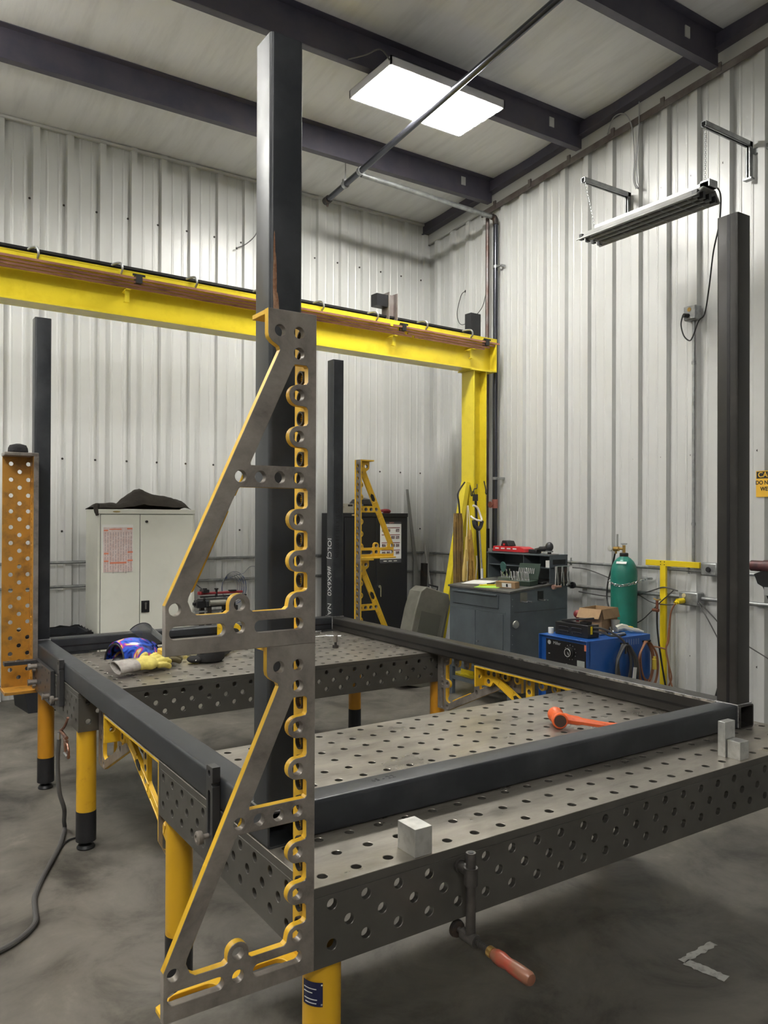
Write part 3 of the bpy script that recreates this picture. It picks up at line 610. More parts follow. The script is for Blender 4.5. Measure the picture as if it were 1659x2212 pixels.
# ================= ANGLE BRACKETS =================
def make_bracket(mirror=False, nameplate=True):
    """local: machined flange face x=0, body towards -x, web front face y=0, flanges towards +y, z 0..0.8"""
    Mi = Matrix.Diagonal((1, -1, 1, 1)) if mirror else Matrix()
    t = bpy.data.objects.new('angle_bracket', None); COL.objects.link(t); t.empty_display_size = .05
    th = .021; cx = -.047; R_ = .026
    def arc(x, y, r, a0, a1, n=9): return [(x+r*math.cos(math.radians(a0+(a1-a0)*k/n)), y+r*math.sin(math.radians(a0+(a1-a0)*k/n))) for k in range(n+1)]
    outer = [(0, 0), (0, .8), (-.129, .8), (-.129, .742)]+[(-.127, .732), (-.118, .722), (-.101, .712), (-.098, .704)]+[(-.372, .111), (-.372, 0)]
    xr = -.0225
    def lug(zc): return [(xr-.004, zc-.028), (xr-.012, zc-.0265)]+arc(cx, zc, R_, -85, -275, 12)+[(xr-.012, zc+.0265), (xr-.004, zc+.028)]
    up = [(-.201+.03, .427)]+[(xr-.005, .427), (xr, .432)]
    for zc in (.5, .6): up += [(xr, zc-.034)]+lug(zc)+[(xr, zc+.034)]
    up += [(xr, .668), (xr-.005, .673), (-.058, .673), (-.064, .665), (-.170, .438), (-.172, .432)]
    lo = [(-.285, .0865), (-.300, .087), (-.312, .095), (-.321, .118), (-.319, .128)]+[(-.206, .366), (-.198, .375), (xr-.005, .375), (xr, .370)]
    for zc in (.3, .2): lo += [(xr, zc+.034)]+lug(zc)[::-1]+[(xr, zc-.034)]
    lo += [(xr, .134), (xr-.004, .129), (xr-.012, .1265)]+arc(cx, .1, R_, 85, 175, 8)+[(cx-R_-.002, .092), (cx-R_-.009, .0865), (-.165, .0865), (-.172, .092)]
    lo += arc(-.198, .104, .026, 0, 180, 10)+[(-.224, .092), (-.232, .0865)]
    holes = [up, lo]+[circ(cx, z, .014) for z in (.1, .2, .3, .5, .6, .7, .75)]+[circ(-.047-.05*k, .4, .014) for k in range(4)]
    holes += [circ(-.098, .75, .014), circ(-.350, .102, .014), circ(-.198, .104, .014), circ(-.198, .052, .014), slot(-.363, -.232, .050, .0145), slot(-.161, -.033, .050, .0145)]
    M = Mi @ frame((0, th/2, 0), (1, 0, 0), (0, 0, 1))     # w = -y: front
    bores = [(sum(p[0] for p in h)/len(h), sum(p[1] for p in h)/len(h), (max(p[0] for p in h)-min(p[0] for p in h))/2+.002, (max(p[1] for p in h)-min(p[1] for p in h))/2+.002) for h in holes[2:]]+[(-.372, .05, .004, .066)]
    me = plate_mesh(outer, holes, th, M, two=1, bores=bores)
    finish('web', me, [BRKM, YELM], t, world=False)
    D = .092; ft = .012
    fl_ = plate_mesh([(th, 0), (D, 0), (D, .8), (th, .8)], [circ(.047, .05+.05*k, .014, 16) for k in range(15)], ft, Mi @ frame((-ft/2, 0, 0), (0, 1, 0), (0, 0, 1)), two=1)
    finish('vertical_flange', fl_, [BRKM, YELM], t, world=False)
    b = MB()
    for k in range(15):
        q = Matrix.Translation((-ft+.001, .047, .05+.05*k)) @ Matrix.Rotation(-PI/2, 4, 'Y'); R_4 = []
        for rr_, zz in ((.0141, -.0115), (.0141, .010), (.0180, .010), (.0180, 0)): R_4.append([b.bm.verts.new(Mi @ (q @ Vector((rr_*math.cos(2*PI*j/18), rr_*math.sin(2*PI*j/18), zz)))) for j in range(18)])
        for A, B in zip(R_4, R_4[1:]):
            for j in range(18): b.bm.faces.new((A[j], A[(j+1) % 18], B[(j+1) % 18], B[j]))
    b.build('bore_rings', DARKM, t, world=False, smooth=False)
    bf = plate_mesh([(-.371, th), (-ft, th), (-ft, D), (-.30, D), (-.371, .056)], [slot(-.340, -.226, .055, .021), slot(-.165, -.045, .058, .024), circ(-.198, .055, .013)], ft, Mi @ frame((0, 0, ft/2), (1, 0, 0), (0, 1, 0)), two=-1)
    finish('base_flange', bf, [BRKM, YELM], t, world=False)
    tf = plate_mesh([(-.129, th), (-ft, th), (-ft, D), (-.129, D)], [circ(-.07, .055, .013)], ft, Mi @ frame((0, 0, .8-ft/2), (1, 0, 0), (0, 1, 0)), two=1)
    finish('top_flange', tf, [BRKM, YELM], t, world=False)
    if nameplate:
        # cast ribs and the dark oval badge on the rough side of the diagonal arm
        d = Vector((-.274, 0, -.593)).normalized(); p0 = Vector((-.098, 0, .704)); nrm = Vector((d.z, 0, -d.x))
        def loc(s_, k): q = p0+d*s_+Vector((.593, 0, -.274)).normalized()*k; return (q.x, q.z)
        for s0, s1 in ((.04, .17), (.26, .36), (.40, .60)):
            b = MB(); pts = [loc(s0, .012), loc(s1, .012), loc(s1, .050), loc(s0, .050)]
            for a, c in zip(pts, pts[1:]+pts[:1]): b.cyl((a[0], th, a[1]), (c[0], th, c[1]), .003, n=6)
            bmesh.ops.transform(b.bm, matrix=Mi, verts=b.bm.verts); b.build('rib', YELM, t, world=False)
        b = MB(); pts = [loc(.18, .031), loc(.195, .016), loc(.235, .016), loc(.25, .031), loc(.235, .046), loc(.195, .046)]
        b.prism(pts, th, th+.004, axis=1); bmesh.ops.transform(b.bm, matrix=Mi, verts=b.bm.verts); b.build('badge', INKM, t, world=False)
    return t
BR = make_bracket(); BRm = make_bracket(True)
def place(o, M, label, group='cast angle brackets'):
    o.matrix_world = M; return tag(o, label, 'bracket', group)
def mcols(x, y, z, o): return Matrix(((x[0], y[0], z[0], o[0]), (x[1], y[1], z[1], o[1]), (x[2], y[2], z[2], o[2]), (0, 0, 0, 1)))
place(BR, Matrix.Translation((0, 0, .65)), 'lower of two stacked angle brackets on the near table corner, in the foreground')
place(copy_tree(BR), Matrix.Translation((0, 0, 1.45)), 'upper of two stacked angle brackets in front of the tall near post')
Rz = Matrix.Rotation(PI, 4, 'Z')
place(copy_tree(BR), Matrix.Translation((2.4, 3.735, .612)) @ Rz, 'lower yellow-sided angle bracket in front of the black cabinet')
place(copy_tree(BR), Matrix.Translation((2.4, 3.735, 1.412)) @ Rz, 'upper yellow-sided angle bracket in front of the black cabinet')
ex, ey, ez = (0, 0, 1), (1, 0, 0), (0, 1, 0)      # arm along +y from the near table; mirrored casting
ML = lambda x, y, s: mcols((0, 0, 1), (s, 0, 0), (0, s2(s), 0), (x, y, TZ-.0005))
def s2(s): return 1
place(BRm, mcols((0, 0, 1), (1, 0, 0), (0, 1, 0), (.092, 1.201, TZ-.001)), 'yellow bracket under the left rail, bolted to the back of the near table')
b2 = place(copy_tree(BRm), mcols((0, 0, 1), (1, 0, 0), (0, 1, 0), (2.292, 1.201, TZ-.001)), 'yellow bracket under the right rail, bolted to the back of the near table')
place(copy_tree(BRm), mcols((0, 0, 1), (-1, 0, 0), (0, -1, 0), (.101, 2.499, TZ-.001)), 'brown bracket under the left rail, fixed to the front of the far table')
place(copy_tree(BRm), mcols((0, 0, 1), (-1, 0, 0), (0, -1, 0), (2.302, 2.499, TZ-.001)), 'brown bracket under the right rail, fixed to the front of the far table')

# tall orange perforated angle at the far left
t = thing('perforated_angle', 'tall worn orange perforated angle at the left edge, beside the far-left post', 'bracket', (-.09, 3.7, .675))
z0, z1 = .675, 2.125; hz = []
for k in range(14): hz += [circ(-.14, 1.98-.1*k+.0, .0135, 18), circ(-.04, 1.98-.1*k, .0135, 18)]
hz = [c for c in hz if c[0][1] > .69]
for k in range(14): hz.append(circ(-.09, 2.03-.1*k, .0135, 18))
hz += [circ(-.14, 2.08, .0135), circ(-.04, 2.08, .0135)]
me = plate_mesh([(-.19, z0), (-.002, z0), (-.002, z1), (-.19, z1)], hz, .015, frame((0, 3.735, 0), (1, 0, 0), (0, 0, 1))); finish('perforated_plate', me, ORGM, t)
me = plate_mesh([(3.60, z0), (3.7275, z0), (3.7275, z1), (3.60, z1)], [circ(3.665, z0+.05+.05*k, .013, 14) for k in range(28)], .03, frame((-.0155, 0, 0), (0, 1, 0), (0, 0, 1)), two=1); finish('side_flange', me, [BRKM, ORGM], t)
MB().box((-.195, 3.60, z1-.001), (-.001, 3.74, z1+.021)).build('top_plate', BRKM, t, bev=.004)
b = MB().box((-.195, 3.56, z0-.02), (-.001, 3.74, z0)); b.build('bottom_plate', ORGM, t, bev=.003)
MB().box((-.030, 3.597, z0), (-.0015, 3.600, z1)).build('machined_edge', BRKM, t)
t = thing('knit_cap', 'crumpled black cloth cap sitting on the orange perforated angle', 'cap', (-.11, 3.66, 2.147))
b = MB(); b.lathe([(.055, 2.147), (.060, 2.152), (.056, 2.175), (.045, 2.192), (.015, 2.202)], Matrix.Translation((-.112, 3.66, 0)), n=14)
for v in b.bm.verts: v.co += Vector((noise.noise(v.co*30), noise.noise(v.co*30+Vector((5, 0, 0))), 0))*.006
b.build('crown', BCLOTH, t, smooth=False)

# stop bars, square and clamp hardware on the left sides of the tables
def stop_bar(y, z, label):
    t = thing('stop_bar', label, 'stop', (-.013, y, z)); d = z
    ol = [(y+.052, z-.05), (y+.052, z+.20), (y+.045, z+.205), (y, z+.205), (y, z+.16), (y+.008, z+.155), (y+.008, z+.15), (y, z+.145), (y, z-.045), (y+.008, z-.05)]
    sl = [(q[1]+y+.028, z+.045-.0+q[0]) for q in slot(-.055, .085, 0, .010)]
    me = plate_mesh(ol, [circ(y+.028, z+.182, .010), sl], .026, frame((-.014, 0, 0), (0, 1, 0), (0, 0, 1))); finish('bar', me, mat('blued_steel', (.09, .09, .095), .35, .7), t)
    b = MB().lathe([(.008, 0), (.008, .02), (.019, .021), (.021, .026), (.021, .036), (.015, .040), (.010, .040), (.010, .036)], Matrix.Translation((-.028, y+.028, z-.01)) @ Matrix.Rotation(-PI/2, 4, 'Y'), n=20)
    b.build('clamp_bolt', BRKM, t)
stop_bar(.60, .782, 'steel stop bar with bolt on the left side of the near table, holding the rail')
stop_bar(2.83, .765, 'steel stop bar with bolt on the side of the far table near its left post')
t = thing('steel_square', 'perforated steel square on the far table side with an arm reaching left', 'stop', (-.02, 3.3, .76))
me = plate_mesh([(3.08, .672), (3.56, .672), (3.56, .868), (3.08, .868)], [circ(3.13+.05*k, .70+.05*((k*2) % 3), .009, 12) for k in range(9)]+[circ(3.13+.1*k, .85-.05*(k % 2)*0, .007, 10) for k in range(4)], .022, frame((-.0125, 0, 0), (0, 1, 0), (0, 0, 1))); finish('side_plate', me, mat('blued_steel', (0, 0, 0)), t)
me = plate_mesh([(-.205, 3.50), (-.025, 3.50), (-.025, 3.56), (-.205, 3.56)], [circ(-.18+.05*k, 3.53, .010, 12) for k in range(3)], .022, frame((0, 0, .857), (1, 0, 0), (0, 1, 0))); finish('arm', me, mat('blued_steel', (0, 0, 0)), t)
for z in (.83, .735): MB().cyl((-.024, 3.50, z), (-.060, 3.50, z), .016).cyl((-.060, 3.50, z), (-.075, 3.50, z), .020, n=8).cyl((-.03, 3.5, z-.02), (-.05, 3.5, z-.02), .012).build('bolt', BRKM, t)
MB().cyl((-.024, 3.12, .72), (-.055, 3.12, .72), .015).cyl((-.055, 3.12, .72), (-.062, 3.12, .72), .018).build('bolt', BRKM, t)
# copper ground clamp with cable
t = thing('ground_clamp', 'copper welding ground clamp hanging from the far table edge with grey cable', 'clamp', (-.03, 2.66, .62))
CLM = mat('copper_clamp', (.30, .16, .11), .35, .75, (.16, .09, .07), 20)
b = MB().tube([(-.02, 2.64, .70), (-.025, 2.665, .665), (-.03, 2.70, .635), (-.035, 2.74, .615)], .007, n=8)
b.tube([(-.035, 2.745, .612), (-.03, 2.68, .60), (-.03, 2.62, .60)], .009, n=8).build('upper_jaw', CLM, t)
b = MB().tube([(-.03, 2.70, .60), (-.03, 2.665, .575), (-.03, 2.655, .53), (-.03, 2.655, .505)], .007).tube([(-.03, 2.64, .575), (-.03, 2.60, .57), (-.03, 2.575, .54), (-.03, 2.58, .505)], .007).tube([(-.03, 2.66, .58), (-.03, 2.61, .585)], .008)
b.build('handle', CLM, t)
MB().cyl((-.03, 2.655, .512), (-.03, 2.58, .512), .011).build('spring', CHROMEM, t)
MB().cyl((-.045, 2.735, .605), (-.045, 2.735, .56), .009).build('cable_lug', CHROMEM, t)
MB().tube([(-.045, 2.735, .57), (-.05, 2.74, .45), (-.045, 2.72, .30), (-.02, 2.72, .20), (.0, 2.82, .10), (.01, 2.85, .05), (-.02, 2.75, FL+.014), (-.07, 2.60, FL+.012), (-.19, 2.32, FL+.012), (-.265, 2.12, FL+.012), (-.29, 1.97, FL+.012), (-.31, 1.86, FL+.012), (-.39, 1.76, FL+.012), (-.50, 1.70, FL+.012), (-.8, 1.6, FL+.012)], .0115, n=10).build('cable', CABLEM, t)
t = thing('cable', 'thin dark cable trailing on the floor to the foot of the left table leg', 'cable', (.02, 2.6, FL))
MB().tube([(-.07, 2.585, FL+.006), (-.03, 2.66, FL+.006), (.0, 2.69, FL+.006), (.035, 2.70, FL+.006)], .005).build('cable_run', BLACKM, t)

# black bin far left
t = thing('waste_bin', 'black rectangular waste bin lined with a black bag behind the left table end', 'bin', (.47, 5.86, FL))
b = MB(); lo_, hi_ = [(.29, 5.68), (.70, 5.66), (.70, 6.06), (.24, 6.08)], [(.16, 5.60), (.80, 5.60), (.80, 6.12), (.16, 6.12)]
A = [b.bm.verts.new((*p, FL)) for p in lo_]; B = [b.bm.verts.new((*p, .70)) for p in hi_]; C_ = [b.bm.verts.new((.48+(p[0]-.48)*.95, 5.86+(p[1]-5.86)*.95, .70)) for p in hi_]; D_ = [b.bm.verts.new((.48+(p[0]-.48)*.85, 5.86+(p[1]-5.86)*.85, .3)) for p in hi_]
for i in range(4):
    j = (i+1) % 4; b.bm.faces.new((A[i], A[j], B[j], B[i])); b.bm.faces.new((B[i], B[j], C_[j], C_[i])); b.bm.faces.new((C_[i], C_[j], D_[j], D_[i]))
b.bm.faces.new(A[::-1]); b.bm.faces.new(D_); b.build('bin_body', mat('bin_plastic', (.02, .022, .027), .45), t, smooth=False)
b = MB(); R1 = []; R2 = []; N_ = 60
for k in range(N_):
    s_ = k/N_*4; i = int(s_); f = s_-i; p = Vector(hi_[i]).lerp(Vector(hi_[(i+1) % 4]), f); c = Vector((.48, 5.86)); q = c+(p-c)*(1.02+.012*math.sin(k*2.7)); q2 = c+(p-c)*(1.03+.03*random.random())
    R1.append(b.bm.verts.new((q.x, q.y, .715+.008*math.sin(k*1.9)))); R2.append(b.bm.verts.new((q2.x, q2.y, .62+.03*random.random())))
R0 = [b.bm.verts.new((.48+(v.co.x-.48)*.9, 5.86+(v.co.y-5.86)*.9, .60)) for v in R1]
for k in range(N_): j = (k+1) % N_; b.bm.faces.new((R1[k], R1[j], R2[j], R2[k])); b.bm.faces.new((R0[k], R0[j], R1[j], R1[k]))
b.build('bag', mat('shiny_black_film', (.012, .012, .014), .2), t)
t = thing('cord_end', 'green and black cord connector lying on the floor at the far left wall', 'plug', (-.05, 6.0, FL))
MB().cyl((-.10, 6.02, FL+.03), (.02, 6.0, FL+.045), .025, .018).build('plug', mat('lime_plug', (.2, .28, .03), .5), t)
MB().tube([(.02, 6.0, FL+.045), (.09, 6.08, .14), (.12, 6.1, .22)], .007).build('cord', BLACKM, t)

# ================= BLOCKS, HAMMER, FRONT CLAMP =================
tag(MB().box((.306, .005, TZ), (.363, .086, TZ+.075)).build('aluminium_block', ALUM, bev=.0008), 'aluminium block alone on the near table edge above the hanging clamp', 'metal block')
tag(MB().box((1.803, .072, TZ), (1.868, .102, TZ+.132)).build('aluminium_block', ALUM, bev=.0008), 'tall thin aluminium block standing behind a cube on the table near the right post', 'metal block')
tag(MB().box((1.812, .016, TZ), (1.868, .0685, TZ+.067)).build('aluminium_block', ALUM, bev=.0008), 'small aluminium cube in front of the taller block near the right post', 'metal block')
t = thing('dead_blow_hammer', 'orange dead blow hammer lying on the near table inside the frame', 'hammer', (1.60, .72, TZ))
hc = Vector((1.60, .735, TZ+.036)); hd = Vector((.50, .70, 0)).normalized()
Mh = Matrix.Translation(hc-hd*.06) @ hd.to_track_quat('Z', 'Y').to_matrix().to_4x4()
MB().lathe([(.030, 0), (.034, .004), (.034, .022), (.029, .032), (.029, .088), (.034, .098), (.034, .116), (.030, .12)], Mh).build('head', HAMM, t)
MB().lathe([(.026, -.002), (.026, .001)], Mh).build('striking_face', mat('worn_face', (.06, .03, .02), .6), t)
MB().tube([hc, hc+Vector((.05, -.07, -.006)), hc+Vector((.13, -.17, -.016)), hc+Vector((.20, -.26, -.018))], .015, rs=[.024, .020, .015, .014, .015, .017]).build('handle', HAMM, t)
t = thing('screw_clamp', 'screw clamp with worn red wooden handle pinned to the near table front', 'clamp', (.451, -.05, .72))
MB().cyl((.45, .015, .80), (.45, -.030, .80), .0135, n=20).cyl((.45, -.004, .80), (.45, -.012, .80), .018, n=20).build('pin', CLSTEEL, t)
MB().cyl((.451, -.052, .625), (.451, -.052, .852), .0135, n=24).build('column', CLSTEEL, t)
MB().cyl((.451, -.052, .848), (.451, -.052, .8535), .008, n=16).build('bore', BLACKM, t)
MB().cyl((.451, -.052, .765), (.451, -.052, .812), .019, n=24).cyl((.45, -.04, .80), (.45, -.022, .80), .015).build('collar', CLSTEEL, t)
MB().cyl((.451, -.022, .622), (.451, -.078, .622), .017, n=20).build('yoke', CLSTEEL, t)
b = MB().cyl((.451, .012, .622), (.451, -.13, .622), .008, n=16)
for k in range(12): b.cyl((.451, -.08-.004*k, .622), (.451, -.082-.004*k, .622), .0093, n=14)
b.build('spindle', CLSTEEL, t)
MB().lathe([(.012, .008), (.022, .006), (.024, 0), (.024, -.005), (.020, -.007)], Matrix.Translation((.451, .006, .622)) @ Matrix.Rotation(PI/2, 4, 'X')).build('swivel_pad', DARKM, t)
MB().lathe([(.012, .125), (.0145, .128), (.0145, .143)], Matrix.Translation((.451, 0, .622)) @ Matrix.Rotation(PI/2, 4, 'X')).build('ferrule', BRASSM, t)
MB().lathe([(.013, .143), (.0175, .155), (.019, .175), (.0155, .20), (.0175, .215), (.018, .245), (.0175, .275), (.014, .283), (.008, .285)], Matrix.Translation((.451, 0, .622)) @ Matrix.Rotation(PI/2, 4, 'X')).build('handle', WOODM, t)

# ================= THINGS ON THE FAR TABLE =================
def soft(o, vox=.006, it=6):
    r = o.modifiers.new('remesh', 'REMESH'); r.mode = 'VOXEL'; r.voxel_size = vox; r.use_smooth_shade = True
    s_ = o.modifiers.new('smooth', 'SMOOTH'); s_.iterations = it; s_.factor = .5
    return o
def glove(name, label, loc, rz, ym, gm, up=0, roll=0):
    t = thing(name, label, 'glove', M=Matrix.Translation(loc) @ Matrix.Rotation(rz, 4, 'Z') @ Matrix.Translation((0, 0, up)) @ Matrix.Rotation(roll, 4, 'X') @ Matrix.Diagonal((1.05, 1.18, 1.35, 1)))
    b = MB(); b.sph((.0, 0, .026), 1, (.062, .050, .024)).sph((-.045, 0, .024), 1, (.045, .038, .021))
    fingers = (((.045, .034, .028), (.085, .046, .028), (.125, .050, .018)), ((.05, .012, .032), (.10, .016, .034), (.145, .017, .022)), ((.05, -.012, .030), (.10, -.012, .032), (.140, -.014, .020)), ((.042, -.034, .024), (.08, -.040, .026), (.115, -.045, .016)))
    for f in fingers: b.tube(f, .0135, n=10).sph(f[-1], .0125)
    b.tube([(-.02, .03, .024), (.015, .060, .022), (.05, .078, .018)], .015, n=10).sph((.05, .078, .018), .0135)
    soft(b.build('glove_hand', ym, t, world=False), .004, 4)
    c = MB(); n = 20; R_ = []
    for xx, ry, rz_, zc in ((-.07, .034, .020, .024), (-.10, .040, .021, .026), (-.15, .044, .021, .027), (-.205, .047, .021, .028)):
        R_.append([c.bm.verts.new((xx, ry*math.cos(2*PI*k/n), zc+rz_*math.sin(2*PI*k/n))) for k in range(n)])
    for xx, ry, rz_, zc in ((-.204, .043, .017, .028), (-.12, .038, .018, .027)):
        R_.append([c.bm.verts.new((xx, ry*math.cos(2*PI*k/n), zc+rz_*math.sin(2*PI*k/n))) for k in range(n)])
    for A, B in zip(R_, R_[1:]):
        for k in range(n): c.bm.faces.new((A[k], A[(k+1) % n], B[(k+1) % n], B[k]))
    c.build('cuff', gm, t, world=False)
    return t
glove('work_glove', 'yellow leather work glove with grey cuff lying on the far table', (.455, 2.865, TZ+.002), math.radians(20), GLOVEY, GLOVEG, up=.022, roll=.42)
glove('work_glove', 'dark olive and grey glove tucked behind the yellow one under the helmet', (.56, 2.995, TZ+.003), math.radians(10), mat('olive_leather', (.09, .07, .03), .75), mat('grey_suede', (.20, .18, .165), .85))
# welding helmet
t = thing('welding_helmet', 'welding helmet with blue, purple and pink flame graphics on the far table', 'helmet', (.42, 3.12, TZ))
hm = mat('flame_graphic', (.02, .05, .36), .22, 0, (.006, .005, .02), 9, .5, .56, detail=3)
nt = hm.node_tree; n1 = nt.nodes.new('ShaderNodeTexNoise'); n1.inputs['Scale'].default_value = 11; n1.inputs['Distortion'].default_value = 1.2
cr = nt.nodes.new('ShaderNodeValToRGB'); el = cr.color_ramp.elements
el[0].position = .36; el[0].color = (.006, .006, .03, 1); el[1].position = .70; el[1].color = (.75, .75, .95, 1)
for p_, c_ in ((.44, (.02, .06, .42, 1)), (.50, (.05, .16, .70, 1)), (.55, (.18, .05, .45, 1)), (.60, (.62, .06, .30, 1)), (.64, (.7, .55, .05, 1))):
    k_ = el.new(p_); k_.color = c_
tc_ = nt.nodes.new('ShaderNodeTexCoord'); nt.links.new(tc_.outputs['Object'], n1.inputs['Vector']); nt.links.new(n1.outputs['Fac'], cr.inputs[0]); nt.links.new(cr.outputs[0], nt.nodes['Principled BSDF'].inputs['Base Color'])
b = MB(); n = 26; m_ = 12; Rg = []
MH = Matrix.Translation((.465, 3.12, TZ+.084)) @ Matrix.Rotation(math.radians(24), 4, 'Z') @ Matrix.Rotation(math.radians(6), 4, 'Y')
for i in range(m_+1):
    f = i/m_; x = -.15+.30*f; w = .085+.035*math.sin(PI*min(1, f*1.1)); h = .095+.042*math.sin(PI*(.15+f*.8))
    if i == m_: w *= .55; h *= .5
    Rg.append([b.bm.verts.new(MH @ Vector((x, w*math.cos(PI*k/n), h*math.sin(PI*k/n)-.055))) for k in range(n+1)])
for A, B in zip(Rg, Rg[1:]):
    for k in range(n): b.bm.faces.new((A[k], A[k+1], B[k+1], B[k]))
b.bm.faces.new(Rg[-1])
o = b.build('shell', hm, t); so = o.modifiers.new('s', 'SOLIDIFY'); so.thickness = .004
b = MB(); b.sph((.44, 3.12, TZ+.04), 1, (.125, .075, .035), Matrix.Rotation(math.radians(24), 4, 'Z')); b.build('headgear', BLACKM, t)
MB().tube([MH @ Vector((-.15, .083*math.cos(PI*k/10), .10*math.sin(PI*k/10)-.055)) for k in range(11)], .006).build('rim', BLACKM, t)
text('lettering', 'Fix', .035, MH @ Matrix.Translation((.05, -.121, -.015)) @ Matrix.Rotation(PI/2, 4, 'X') @ Matrix.Rotation(-.2, 4, 'Z'), YTAPE, t, depth=.002)
t = thing('face_shield', 'clear curved face shield with black rim resting on the welding helmet', 'face shield', (.60, 3.20, TZ))
b = MB(); Ms = Matrix.Translation((.60, 3.20, TZ+.135)) @ Matrix.Rotation(math.radians(20), 4, 'Z') @ Matrix.Rotation(math.radians(38), 4, 'Y'); Rg = []
for i in range(9):
    x = -.11+.22*i/8; Rg.append([b.bm.verts.new(Ms @ Vector((x, .105*math.cos(PI*(.06+.88*k/18)), .075*math.sin(PI*(.06+.88*k/18))-.03))) for k in range(19)])
for A, B in zip(Rg, Rg[1:]):
    for k in range(18): b.bm.faces.new((A[k], A[k+1], B[k+1], B[k]))
o = b.build('visor', CLEARM, t); so = o.modifiers.new('s', 'SOLIDIFY'); so.thickness = .0015
MB().tube([Ms @ Vector((-.11, .107*math.cos(PI*(.06+.88*k/10)), .077*math.sin(PI*(.06+.88*k/10))-.03)) for k in range(11)], .003).tube([Ms @ Vector((.11, .107*math.cos(PI*(.06+.88*k/10)), .077*math.sin(PI*(.06+.88*k/10))-.03)) for k in range(11)], .005).build('rim', BLACKM, t)
MB().box((-.02, -.03, 0), (.03, .03, .012), Ms @ Matrix.Translation((.10, -.03, .03))).build('knob', CARDM, t)
# black beanie / welding cap
t = thing('cloth_beanie', 'black quilted cloth welding cap lying on the far table right of the gloves', 'cap', (.83, 2.98, TZ))
b = MB(); n = 24; rg = []
for r_, z, sx in ((.060, .0, 1), (.076, .012, 1), (.082, .035, 1), (.078, .062, 1), (.070, .078, 1), (.060, .070, 1), (.055, .040, 1), (.03, .02, 1)):
    rg.append([b.bm.verts.new(Vector((.885+r_*1.15*math.cos(2*PI*k/n), 2.97+r_*.85*math.sin(2*PI*k/n), TZ+.001+z*(1+.35*math.cos(2*PI*k/n))))) for k in range(n)])
for A, B in zip(rg, rg[1:]):
    for k in range(n): b.bm.faces.new((A[k], A[(k+1) % n], B[(k+1) % n], B[k]))
b.bm.faces.new(rg[0][::-1]); b.bm.faces.new(rg[-1])
for v in b.bm.verts: v.co += Vector((noise.noise(v.co*25), noise.noise(v.co*25+Vector((3, 0, 0))), 0))*.005
b.build('crown', BCLOTH, t)
MB().sph((.785, 2.975, TZ+.024), 1, (.045, .06, .022)).build('brim', BCLOTH, t)
MB().sph((.782, 2.925, TZ+.026), 1, (.014, .004, .006), Matrix.Rotation(.5, 4, 'Z')).build('tag', PAPERM, t)
# grinder / long tool with black head
t = thing('torch_handle', 'black tool with long thin handle lying on the far table', 'tool', (1.15, 3.2, TZ))
MB().cyl((1.00, 3.08, TZ+.020), (1.075, 3.16, TZ+.022), .019).cyl((1.075, 3.16, TZ+.022), (1.11, 3.20, TZ+.020), .013).build('grip', BLACKM, t)
MB().tube([(1.10, 3.19, TZ+.018), (1.30, 3.36, TZ+.012), (1.45, 3.46, TZ+.01)], .007).build('shaft', DARKM, t)
t = thing('angle_grinder', 'yellow and black grinder lying on the far table behind the bracket web', 'grinder', (1.0, 3.42, TZ))
MB().cyl((.95, 3.40, TZ+.035), (1.12, 3.52, TZ+.035), .028, .024).build('body', BLACKM, t)
MB().cyl((.86, 3.34, TZ+.034), (.955, 3.405, TZ+.035), .033).box((1.12, 3.49, TZ+.01), (1.20, 3.56, TZ+.05)).build('gear_housing', YTAPE, t, bev=.006)
# yellow spool tool leaning on the back rail
t = thing('magnetic_square', 'yellow magnetic welding square with dark oval emblem against the back rail', 'tool', (1.30, 3.73, TZ))
Mq = Matrix.Translation((1.32, 3.68, TZ)) @ Matrix.Rotation(math.radians(-25), 4, 'Z')
b = MB(); pts = [(-.10, .03), (-.10, .12), (.02, .125)]+[(.02+.05*math.sin(a), .078+.047*math.cos(a)) for a in [PI*k/8 for k in range(9)]]+[(.02, .03)]
b.prism(pts, -.014, .014, axis=1); bmesh.ops.transform(b.bm, matrix=Mq, verts=b.bm.verts); b.build('body', mat('tool_yellow', (.75, .48, .01), .4, 0, (.4, .22, .02), 30, .6, .7), t, bev=.002)
b = MB().lathe([(.03, 0), (.03, .002)], Mq @ Matrix.Translation((.02, -.0145, .07)) @ Matrix.Rotation(PI/2, 4, 'X') @ Matrix.Diagonal((1.2, .7, 1, 1))); b.build('emblem', INKM, t)
MB().box((-.11, -.012, 0), (.0, .012, .032), Mq).build('foot', BLACKS, t)
t = thing('safety_glasses', 'clear safety glasses lying near the back rail of the far table', 'glasses', (1.08, 3.68, TZ))
MB().tube([(1.02, 3.66, TZ+.03), (1.05, 3.63, TZ+.045), (1.09, 3.63, TZ+.045), (1.12, 3.66, TZ+.03)], .004).tube([(1.02, 3.66, TZ+.03), (1.0, 3.74, TZ+.012)], .003).tube([(1.12, 3.66, TZ+.03), (1.15, 3.74, TZ+.012)], .003).build('frame', WHITEP, t)
tag(MB().box((1.12, 3.60, TZ), (1.20, 3.63, TZ+.045), Matrix.Translation((1.16, 3.61, 0)) @ Matrix.Rotation(.4, 4, 'Z') @ Matrix.Translation((-1.16, -3.61, 0))).build('marker_box', PAPERM, bev=.003), 'small white paper box near the back rail of the far table', 'box')
